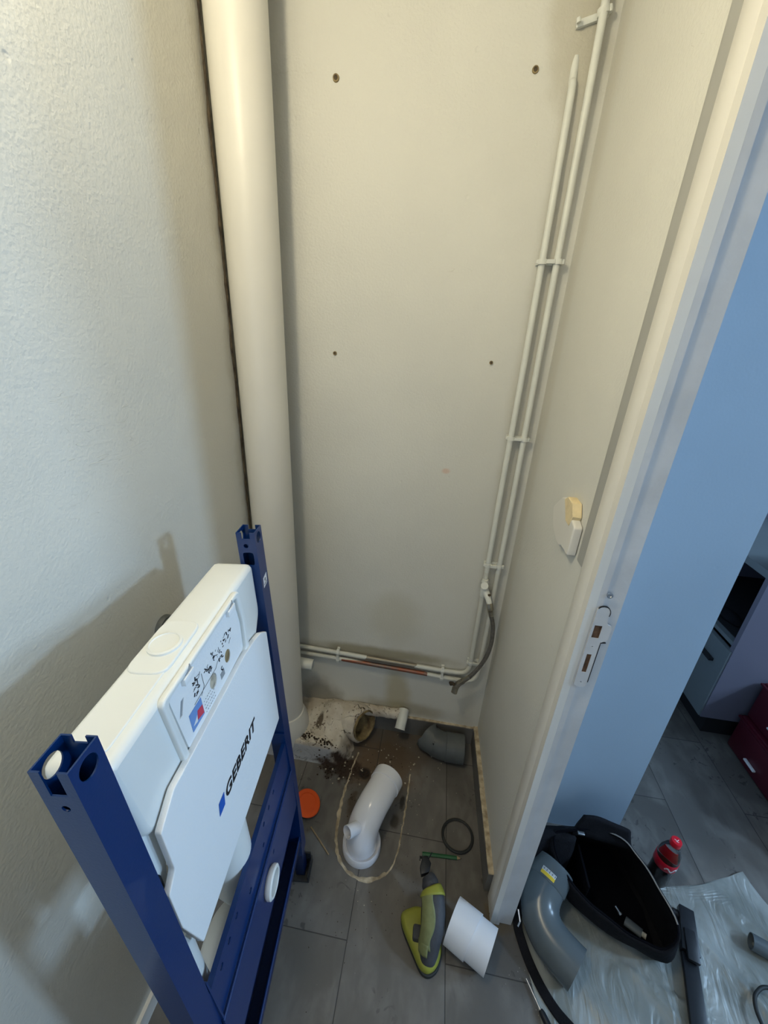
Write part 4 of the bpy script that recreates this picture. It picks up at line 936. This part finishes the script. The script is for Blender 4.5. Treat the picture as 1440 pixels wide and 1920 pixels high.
obj('speed_dial', tb([(0.099, 0.566, 0.078), (0.096, 0.563, 0.081)], 0.004, seg=12), M['black_plastic'], t)

# debris
def crumbs(name, label, m, spots, seed):
    r = random.Random(seed); b = bmesh.new()
    for (x, y, sx, sy, n, s0, s1) in spots:
        for k in range(n):
            s = r.uniform(s0, s1); c = Vector((r.gauss(x, sx), r.gauss(y, sy), s * 0.45))
            if c.y > 1.26 or c.x < XL + 0.02: continue
            z = lump_z(c.x, c.y) if (c.x < -0.16 and c.y > 1.05) else 0
            c.z += max(0, z)
            vs = bmesh.ops.create_icosphere(b, subdivisions=1, radius=s)['verts']
            for v in vs:
                v.co = Vector((v.co.x * r.uniform(0.7, 1.3), v.co.y * r.uniform(0.7, 1.3), v.co.z * 0.5)) + c
    return tag(obj(name, b, m, smooth_ang=0), label, 'debris', kind='stuff')
crumbs('mortar_crumbs', 'small pale mortar crumbs scattered on the floor', M['crumb'],
       [(-0.06, 1.15, 0.07, 0.05, 26, 0.001, 0.004), (-0.22, 1.05, 0.05, 0.03, 20, 0.001, 0.005), (0.05, 1.05, 0.10, 0.10, 26, 0.0007, 0.002), (0.15, 1.12, 0.04, 0.04, 6, 0.001, 0.002), (-0.10, 0.66, 0.02, 0.02, 4, 0.001, 0.002), (0.12, 0.93, 0.05, 0.05, 8, 0.0007, 0.0016), (-0.4, 1.15, 0.07, 0.05, 60, 0.001, 0.0055)], 5)
crumbs('dirt_crumbs', 'dark brown dirt crumbs around the old drain and in front of plinth', M['dirt'],
       [(-0.27, 1.055, 0.045, 0.018, 130, 0.001, 0.0045), (-0.165, 1.055, 0.010, 0.010, 20, 0.002, 0.004), (-0.06, 1.10, 0.05, 0.04, 22, 0.0012, 0.003), (-0.43, 1.10, 0.02, 0.012, 36, 0.0015, 0.0055), (-0.34, 1.085, 0.03, 0.010, 50, 0.0015, 0.005), (-0.19, 0.95, 0.02, 0.06, 20, 0.001, 0.003), (-0.15, 0.60, 0.05, 0.10, 26, 0.0006, 0.0016), (0.0, 0.66, 0.06, 0.05, 26, 0.0006, 0.0016), (0.02, 0.75, 0.03, 0.05, 16, 0.0006, 0.0014)], 8)

# ------------------------------------------------------------------ hall: sheet, bag, bends, bottle
b = bmesh.new()
poly = [(0.395, 0.20), (0.43, 0.36), (0.425, 0.50), (0.405, 0.60), (0.40, 0.70), (0.50, 0.80), (0.70, 0.845), (0.919, 0.868), (1.02, 0.890), (1.195, 0.955), (1.215, 0.885), (1.30, 0.70), (1.40, 0.45), (1.42, 0.20)]
import mathutils.geometry as mg
def inside(x, y):
    c = False; n = len(poly)
    for i in range(n):
        x0, y0 = poly[i]; x1, y1 = poly[(i + 1) % n]
        if (y0 > y) != (y1 > y) and x < (x1 - x0) * (y - y0) / (y1 - y0) + x0: c = not c
    return c
def edge_x(y):
    xs = []
    for i in range(len(poly)):
        x0, y0 = poly[i]; x1, y1 = poly[(i + 1) % len(poly)]
        if (y0 > y) != (y1 > y): xs.append((x1 - x0) * (y - y0) / (y1 - y0) + x0)
    return min(xs), max(xs)
NX, NY = 150, 120; rows = []
for j in range(NY + 1):
    y = 0.2005 + (0.954 - 0.2005) * j / NY
    xa, xb = edge_x(y); row = []
    for i in range(NX + 1):
        x = xa + (xb - xa) * i / NX
        p = Vector((x, y, 0))
        d = Vector((x * 0.72 + y * 0.69, 0, 0)).x; e = x * 0.69 - y * 0.72
        rid = abs(mnoise.noise(Vector((d * 9, e * 1.6, 0.3)))) ; rid2 = mnoise.noise(Vector((d * 26, e * 8, 2.0)))
        edge = min(1.0, 12 * min(i / NX, 1 - i / NX) + 0.1)
        z = 0.0015 + edge * max(0, 0.026 * ((max(0, 0.30 - rid) / 0.30) ** 1.6) * (0.35 + max(0, mnoise.noise(Vector((x * 5, y * 5, 7))) * 1.6)) + 0.0008 * (rid2 + 0.6))
        z = min(z, 0.018)
        if 0.50 < x < 0.85 and 0.62 < y + (x - 0.62) * 0.35 - 0.05: z = min(z, 0.004)      # weighed down by the bag
        row.append(b.verts.new((x, y, z)))
    rows.append(row)
for r0, r1 in zip(rows, rows[1:]):
    for k in range(NX): b.faces.new((r0[k], r0[k + 1], r1[k + 1], r1[k]))
tag(obj('plastic_sheet', b, M['sheet'], smooth_ang=180), 'crumpled milky plastic dust sheet spread on the hall floor', 'dust sheet')

# tool bag
bag = thing('tool_bag', 'open black fabric tool bag standing on the plastic sheet', 'bag', (0.67, 0.80, 0.0))
bot = [(0.570, 0.770), (0.630, 0.725), (0.710, 0.695), (0.790, 0.668), (0.818, 0.700), (0.805, 0.800), (0.780, 0.900), (0.735, 0.955), (0.650, 0.965), (0.560, 0.965), (0.515, 0.930), (0.520, 0.850)]
top = [(0.560, 0.735, .13), (0.625, 0.700, .12), (0.690, 0.668, .12), (0.757, 0.640, .14), (0.789, 0.676, .20), (0.762, 0.750, .215), (0.735, 0.818, .22), (0.700, 0.846, .235), (0.640, 0.862, .235), (0.565, 0.858, .22), (0.500, 0.845, .20), (0.500, 0.790, .17)]
def closed_spline(P, n=5):
    out = []; L = len(P); P = [Vector(p) for p in P]
    for i in range(L):
        p0, p1, p2, p3 = P[i - 1], P[i], P[(i + 1) % L], P[(i + 2) % L]
        for k in range(n):
            t_ = k / n
            out.append(0.5 * ((2 * p1) + (p2 - p0) * t_ + (2 * p0 - 5 * p1 + 4 * p2 - p3) * t_ * t_ + (3 * p1 - p0 - 3 * p2 + p3) * t_ ** 3))
    return out
B0 = closed_spline([(x, y, 0.012) for x, y in bot]); T0 = closed_spline(top)
b = bmesh.new(); RR = []
cen = Vector((0.66, 0.80, 0))
for k in range(9):
    f = k / 8; row = []
    for p, q_ in zip(B0, T0):
        v = p.lerp(q_, f); v = v + (v - Vector((cen.x, cen.y, v.z))).normalized() * 0.012 * math.sin(PI * f) + Vector(mnoise.noise_vector(v * 12)) * 0.007
        if v.z < 0.012: v.z = 0.012
        row.append(b.verts.new(v))
    RR.append(row)
for r0, r1 in zip(RR, RR[1:]): skin(b, r0, r1)
b.faces.new(list(reversed(RR[0])))
rimv = [v.co.copy() for v in RR[-1]]
body = obj('body', b, M['black_fabric'], bag, smooth_ang=70)
md = body.modifiers.new('thick', 'SOLIDIFY'); md.thickness = 0.006; md.offset = 1
zp = rimv[30:48] if False else rimv
obj('rim_piping', tb(rimv + [rimv[0]], 0.0035, seg=8), M['black_inner'], bag)
obj('zip', tb([p + Vector((0, 0, 0.003)) for p in rimv[20:43]], 0.0022, seg=6), M['zip'], bag)['label'] = 'pale zip edge along the open rim'
obj('zip_pull', bevel(bx((0.565, 0.842, 0.225), (0.585, 0.852, 0.232)), 0.001), M['metal'], bag)
# raised lid at the back and side pocket flap
def patch(cs, nu, nv, amp, seedv):
    b = bmesh.new(); c = [Vector(p) for p in cs]; V = {}
    for i in range(nu + 1):
        for j in range(nv + 1):
            u, v = i / nu, j / nv
            p = (c[0] * (1 - u) + c[1] * u) * (1 - v) + (c[3] * (1 - u) + c[2] * u) * v
            V[i, j] = b.verts.new(p + Vector(mnoise.noise_vector(p * 14 + Vector((seedv, 0, 0)))) * amp + Vector((0, 0, 0.015 * math.sin(PI * u) * (v))))
    for i in range(nu):
        for j in range(nv): b.faces.new((V[i, j], V[i + 1, j], V[i + 1, j + 1], V[i, j + 1]))
    return b
fl_ = obj('lid', patch([(0.555, 0.862, 0.20), (0.735, 0.850, 0.205), (0.722, 0.868, 0.255), (0.580, 0.880, 0.275)], 14, 6, 0.008, 2), M['black_fabric'], bag, smooth_ang=70)
md = fl_.modifiers.new('thick', 'SOLIDIFY'); md.thickness = 0.008
fl_ = obj('pocket', patch([(0.405, 0.800, 0.02), (0.530, 0.810, 0.02), (0.560, 0.880, 0.185), (0.440, 0.870, 0.185)], 12, 8, 0.012, 5), M['black_fabric'], bag, smooth_ang=70)
md = fl_.modifiers.new('thick', 'SOLIDIFY'); md.thickness = 0.03
obj('inner_divider', bevel(bx((0.585, 0.745, 0.02), (0.592, 0.86, 0.15)), 0.002), M['black_inner'], bag)
obj('lining', prism([(0.585, 0.76), (0.70, 0.71), (0.785, 0.685), (0.79, 0.78), (0.74, 0.93), (0.56, 0.94), (0.54, 0.86)], [], 0.004, Matrix.Translation((0, 0, 0.022))), M['black_inner'], bag)
# strap trailing to the near left of the bag
sp = spline([(0.425, 0.760, 0.07), (0.395, 0.715, 0.045), (0.388, 0.676, 0.02), (0.398, 0.640, 0.010), (0.413, 0.600, 0.008), (0.436, 0.555, 0.010), (0.470, 0.515, 0.008), (0.515, 0.480, 0.008), (0.56, 0.43, 0.008)], 7)
obj('shoulder_strap', tb(sp, [(0.0025, 0.013)] * len(sp), seg=8, pw=4), M['black_fabric'], bag)
sp = spline([(0.402, 0.655, 0.02), (0.405, 0.600, 0.013), (0.414, 0.560, 0.012), (0.432, 0.530, 0.011)], 6)
obj('strap_buckle', join(tb([(0.389, 0.700, 0.050), (0.394, 0.678, 0.034)], 0.004, seg=8), tb([(0.394, 0.678, 0.034), (0.387, 0.668, 0.026)], 0.003, seg=8)), M['metal'], bag)
# items in the bag
t = thing('socket_bit', 'small shiny metal bit inside the open tool bag', 'tool', (0.70, 0.74, 0.03))
obj('shank', tb([(0.700, 0.744, 0.052), (0.690, 0.756, 0.058)], 0.005, seg=10), M['metal'], t)
obj('head', tb([(0.700, 0.744, 0.052), (0.703, 0.740, 0.050)], 0.007, seg=6), M['metal'], t)
t = thing('putty_tube', 'pale scuffed tube half hidden at the front of the tool bag', 'tube', (0.73, 0.705, 0.03))
obj('tube_body', tb([(0.700, 0.716, 0.075), (0.735, 0.690, 0.082)], [(0.008, 0.014), (0.007, 0.013)], seg=14), M['pvc_grey_dusty'], t)
obj('tube_cap', tb([(0.735, 0.690, 0.082), (0.744, 0.684, 0.084)], 0.007, seg=12), M['crumb'], t)
# thin metal rod with black handle beside the strap
t = thing('screwdriver', 'thin shiny steel rod with black handle beside the bag strap', 'tool', (0.425, 0.52, 0))
obj('shaft', tb([(0.398, 0.566, 0.008), (0.426, 0.512, 0.008)], 0.0028, seg=10), M['metal'], t)
obj('handle', tb([(0.426, 0.512, 0.010), (0.430, 0.505, 0.010), (0.475, 0.430, 0.010)], [0.006, 0.0085, 0.009], seg=14), M['black_plastic'], t)

# large grey elbow
t = thing('grey_pipe_elbow', 'large glossy grey pipe elbow with yellow and white label, resting by the bag', 'pipe fitting', (0.47, 0.68, 0))
ep = spline([(0.505, 0.800, 0.112), (0.478, 0.764, 0.098), (0.455, 0.725, 0.080), (0.450, 0.690, 0.068), (0.462, 0.655, 0.061), (0.488, 0.624, 0.059), (0.531, 0.589, 0.058)], 8)
obj('elbow', tb(ep, 0.0555, seg=56, wall=0.0035), M['pvc_grey'], t, smooth_ang=60)
a = Vector(ep[0]); d_ = (Vector(ep[10]) - a).normalized()
obj('socket', tb([a - d_ * 0.006, a - d_ * 0.004, a + d_ * 0.052, a + d_ * 0.056], [0.0560, 0.0590, 0.0590, 0.0562], seg=56, wall=0.004), M['pvc_grey'], t, smooth_ang=50)
# label wrapped on the socket
def arc_patch(a, d, outv, r, half, l0, l1, shift=0.0):
    outv = (outv - d * outv.dot(d)).normalized(); sdv = d.cross(outv); b = bmesh.new(); V = {}
    for i in range(13):
        an = shift + half * (i / 6 - 1)
        for j, l in enumerate((l0, l1)):
            V[i, j] = b.verts.new(a + d * l + (outv * math.cos(an) + sdv * math.sin(an)) * r)
    for i in range(12): b.faces.new((V[i, 0], V[i + 1, 0], V[i + 1, 1], V[i, 1]))
    return b
ov_ = Vector((-0.12, -0.10, 1.0))
lbl = obj('label', arc_patch(a, d_, ov_, 0.0594, 0.36, 0.030, 0.050), M['label_white'], t, smooth_ang=180)
obj('label_band', arc_patch(a, d_, ov_, 0.0597, 0.36, 0.040, 0.050), M['label_yellow'], lbl, smooth_ang=180)
bb = None
for k in range(14):
    sh_ = -0.32 + k * 0.049
    p_ = arc_patch(a, d_, ov_, 0.0597, 0.008 if k % 3 else 0.015, 0.031, 0.0385, sh_)
    bb = p_ if bb is None else join(bb, p_)
obj('barcode', bb, M['print_black'], lbl, smooth_ang=180)

# drink bottle
t = thing('drink_bottle', 'small plastic cola bottle with red cap and red label behind the bag', 'bottle', (0.880, 0.882, 0))
MB_ = Matrix.Translation((0.882, 0.886, 0))
obj('bottle_body', lathe(bmesh.new(), [(0.022, 0.001), (0.030, 0.004), (0.032, 0.012), (0.031, 0.07), (0.0315, 0.10), (0.032, 0.135), (0.029, 0.160), (0.020, 0.185), (0.0125, 0.198), (0.0125, 0.210)], MB_, 40), M['clear'], t)
obj('cola', lathe(bmesh.new(), [(0.021, 0.003), (0.029, 0.006), (0.0305, 0.012), (0.0298, 0.07), (0.0300, 0.098)], MB_, 40), M['cola'], t)
lb = lathe(bmesh.new(), [(0.0322, 0.096), (0.0330, 0.097), (0.0330, 0.132), (0.0322, 0.133)], MB_, 40, True)
obj('bottle_label', lb, M['label_red'], t)
b = bmesh.new()
for k in range(16):
    an = -2.1 + k * 0.09; z0 = 0.112 + 0.006 * math.sin(k * 0.8)
    p = MB_ @ Vector((0.0331 * math.cos(an), 0.0331 * math.sin(an), z0)); tn = Vector((-math.sin(an), math.cos(an), 0)); on = Vector((math.cos(an), math.sin(an), 0))
    box(b, (-0.0017, 0, -0.0025), (0.0017, 0.0005, 0.0025), Matrix.Translation(p) @ Matrix(((tn.x, on.x, 0, 0), (tn.y, on.y, 0, 0), (0, 0, 1, 0), (0, 0, 0, 1))))
obj('label_wave', b, M['label_white'], t)
b = lathe(bmesh.new(), [(0.0145, 0.197), (0.0155, 0.199), (0.0155, 0.216), (0.0140, 0.219), (0.004, 0.2195)], MB_, 36)
obj('bottle_cap', b, M['cap_red'], t)
obj('cap_mark', join(tb([MB_ @ Vector((-0.006, 0.003, 0.2196)), MB_ @ Vector((0, -0.002, 0.2196)), MB_ @ Vector((0.006, 0.002, 0.2196))], 0.001, seg=6), tb([MB_ @ Vector((-0.004, -0.003, 0.2196)), MB_ @ Vector((0.003, -0.006, 0.2196))], 0.0008, seg=6)), M['label_white'], t)

# black flat bar with stepped clasp
t = thing('plastic_bar', 'flat black plastic bar with stepped clasp leaning in front of the bag', 'tool', (0.87, 0.66, 0))
ba = Vector((0.925, 0.800, 0.030)); bc = Vector((0.885, 0.690, 0.026)); be = Vector((0.800, 0.440, 0.020))
def bar(p0, p1, w0, w1, h0, h1):
    p0, p1 = Vector(p0), Vector(p1); d = (p1 - p0).normalized(); s = Vector((-d.y, d.x, 0)).normalized(); u = d.cross(s); u = u if u.z > 0 else -u
    b = bmesh.new(); v = []
    for p, w_, h_ in ((p0, w0, h0), (p1, w1, h1)):
        for a, c in ((-1, -1), (1, -1), (1, 1), (-1, 1)): v.append(b.verts.new(p + s * w_ / 2 * a + u * h_ / 2 * c))
    b.faces.new(v[:4][::-1]); b.faces.new(v[4:]); skin(b, v[:4], v[4:]); return bevel(b, 0.003)
obj('head', bar(ba, bc, 0.040, 0.047, 0.024, 0.028), M['black_plastic'], t)
obj('clasp', bar(Vector((0.902, 0.742, 0.044)), Vector((0.880, 0.668, 0.040)), 0.028, 0.032, 0.010, 0.014), M['black_plastic'], t)
obj('bar', bar(Vector((0.883, 0.690, 0.022)), be, 0.040, 0.042, 0.016, 0.016), M['black_plastic'], t)
obj('pivot', tb([(0.898, 0.785, 0.020), (0.885, 0.790, 0.020)], 0.012, seg=14), M['black_plastic'], t)
t = thing('grey_pipe_piece', 'short dark grey pipe piece at right edge of the plastic sheet', 'pipe', (1.14, 0.73, 0))
obj('pipe', tb([(1.088, 0.754, 0.026), (1.25, 0.690, 0.026)], 0.022, seg=32, wall=0.002), M['pvc_grey'], t)
obj('pipe_inside', tb([(1.104, 0.7477, 0.026), (1.12, 0.7414, 0.026)], 0.0198, seg=20), M['black_inner'], t)
tag(obj('power_cord', tb(spline([(1.30, 0.60, 0.028), (1.16, 0.635, 0.027), (1.075, 0.655, 0.026), (1.035, 0.642, 0.025), (1.012, 0.615, 0.025), (1.005, 0.570, 0.026), (1.01, 0.45, 0.026)], 8), 0.0048, seg=10), M['black_rubber']), 'dark cord curving over the sheet at the lower right', 'cord')

# ------------------------------------------------------------------ kitchen beyond
kc = thing('kitchen_cabinet', 'pale grey freestanding cabinet with one drawer and an open dark niche', 'cabinet', (1.6, 1.85, 0))
x0, x1, y0, y1 = 1.311, 1.86, 1.514, 2.16
obj('side_panel', bx((x0 + 0.004, y0, 0.12), (x1, y0 + 0.022, 1.00)), M['cab'], kc)
obj('side_panel', bx((x0 + 0.004, y1 - 0.02, 0.12), (x1, y1, 1.00)), M['cab'], kc)
obj('bottom_panel', bx((x0 + 0.02, y0 + 0.022, 0.12), (x1, y1 - 0.02, 0.14)), M['cab'], kc)
obj('back_panel', bx((x1 - 0.01, y0 + 0.022, 0.14), (x1, y1 - 0.02, 1.00)), M['dark_gap'], kc)
obj('shelf', bx((x0 + 0.004, y0 + 0.022, 0.520), (x1 - 0.01, y1 - 0.02, 0.538)), M['cab_front'], kc)
obj('niche_shade', bx((x0 + 0.03, y0 + 0.022, 0.538), (x1 - 0.02, y1 - 0.02, 0.541)), M['dark_gap'], kc)  # dark sheet, like the back panel, paints the open niche's shade
obj('top_panel', bx((x0, y0, 0.86), (x1, y1, 0.89)), M['cab_front'], kc)
dw = obj('drawer', bx((x0 - 0.004, y0 + 0.003, 0.125), (x0 + 0.016, y1 - 0.003, 0.498)), M['cab_front'], kc)
obj('handle', bx((x0 - 0.022, 1.575, 0.395), (x0 - 0.004, 1.80, 0.408)), M['dark_gap'], dw)
obj('plinth', bx((x0 + 0.06, y0 + 0.03, 0.0), (x1, y1 - 0.03, 0.12)), M['dark_gap'], kc)
t = thing('tea_towel', 'small dark crumpled object lying in the cabinet niche', 'cloth', (1.40, 1.72, 0.541))
b = bmesh.new(); bmesh.ops.create_icosphere(b, subdivisions=3, radius=0.05)
for v in b.verts: v.co = Vector((v.co.x * 0.8, v.co.y * 1.6, max(0, v.co.z * 0.5))) + Vector(mnoise.noise_vector(v.co * 30)) * 0.006 + Vector((1.40, 1.72, 0.548))
obj('cloth', b, M['black_fabric'], t)
for k, (zb, zt, xa, lab) in enumerate([(0.0, 0.185, 1.455, 'burgundy drawer box, the lower of two stacked beside the cabinet'), (0.186, 0.38, 1.470, 'burgundy drawer box stacked on top of the lower one')]):
    t = thing('storage_box', lab, 'storage box', (1.7, 1.25, zb), 'burgundy storage boxes')
    obj('box_body', bevel(bx((xa + 0.006, 0.95, zb + 0.001), (xa + 0.45, 1.500, zt)), 0.006), M['red'], t)
    fr = obj('box_front', bevel(bx((xa, 0.96, zb + 0.012), (xa + 0.008, 1.49, zt - 0.022)), 0.003), M['red'], t)
    obj('handle', bevel(bx((xa - 0.012, 1.325, zb + (0.045 if k == 0 else 0.055)), (xa, 1.385, zb + (0.053 if k == 0 else 0.063))), 0.002), M['label_white'], fr)
    obj('box_rim', bevel(bx((xa - 0.004, 0.945, zt - 0.018), (xa + 0.455, 1.504, zt - 0.008)), 0.002), M['red'], t)
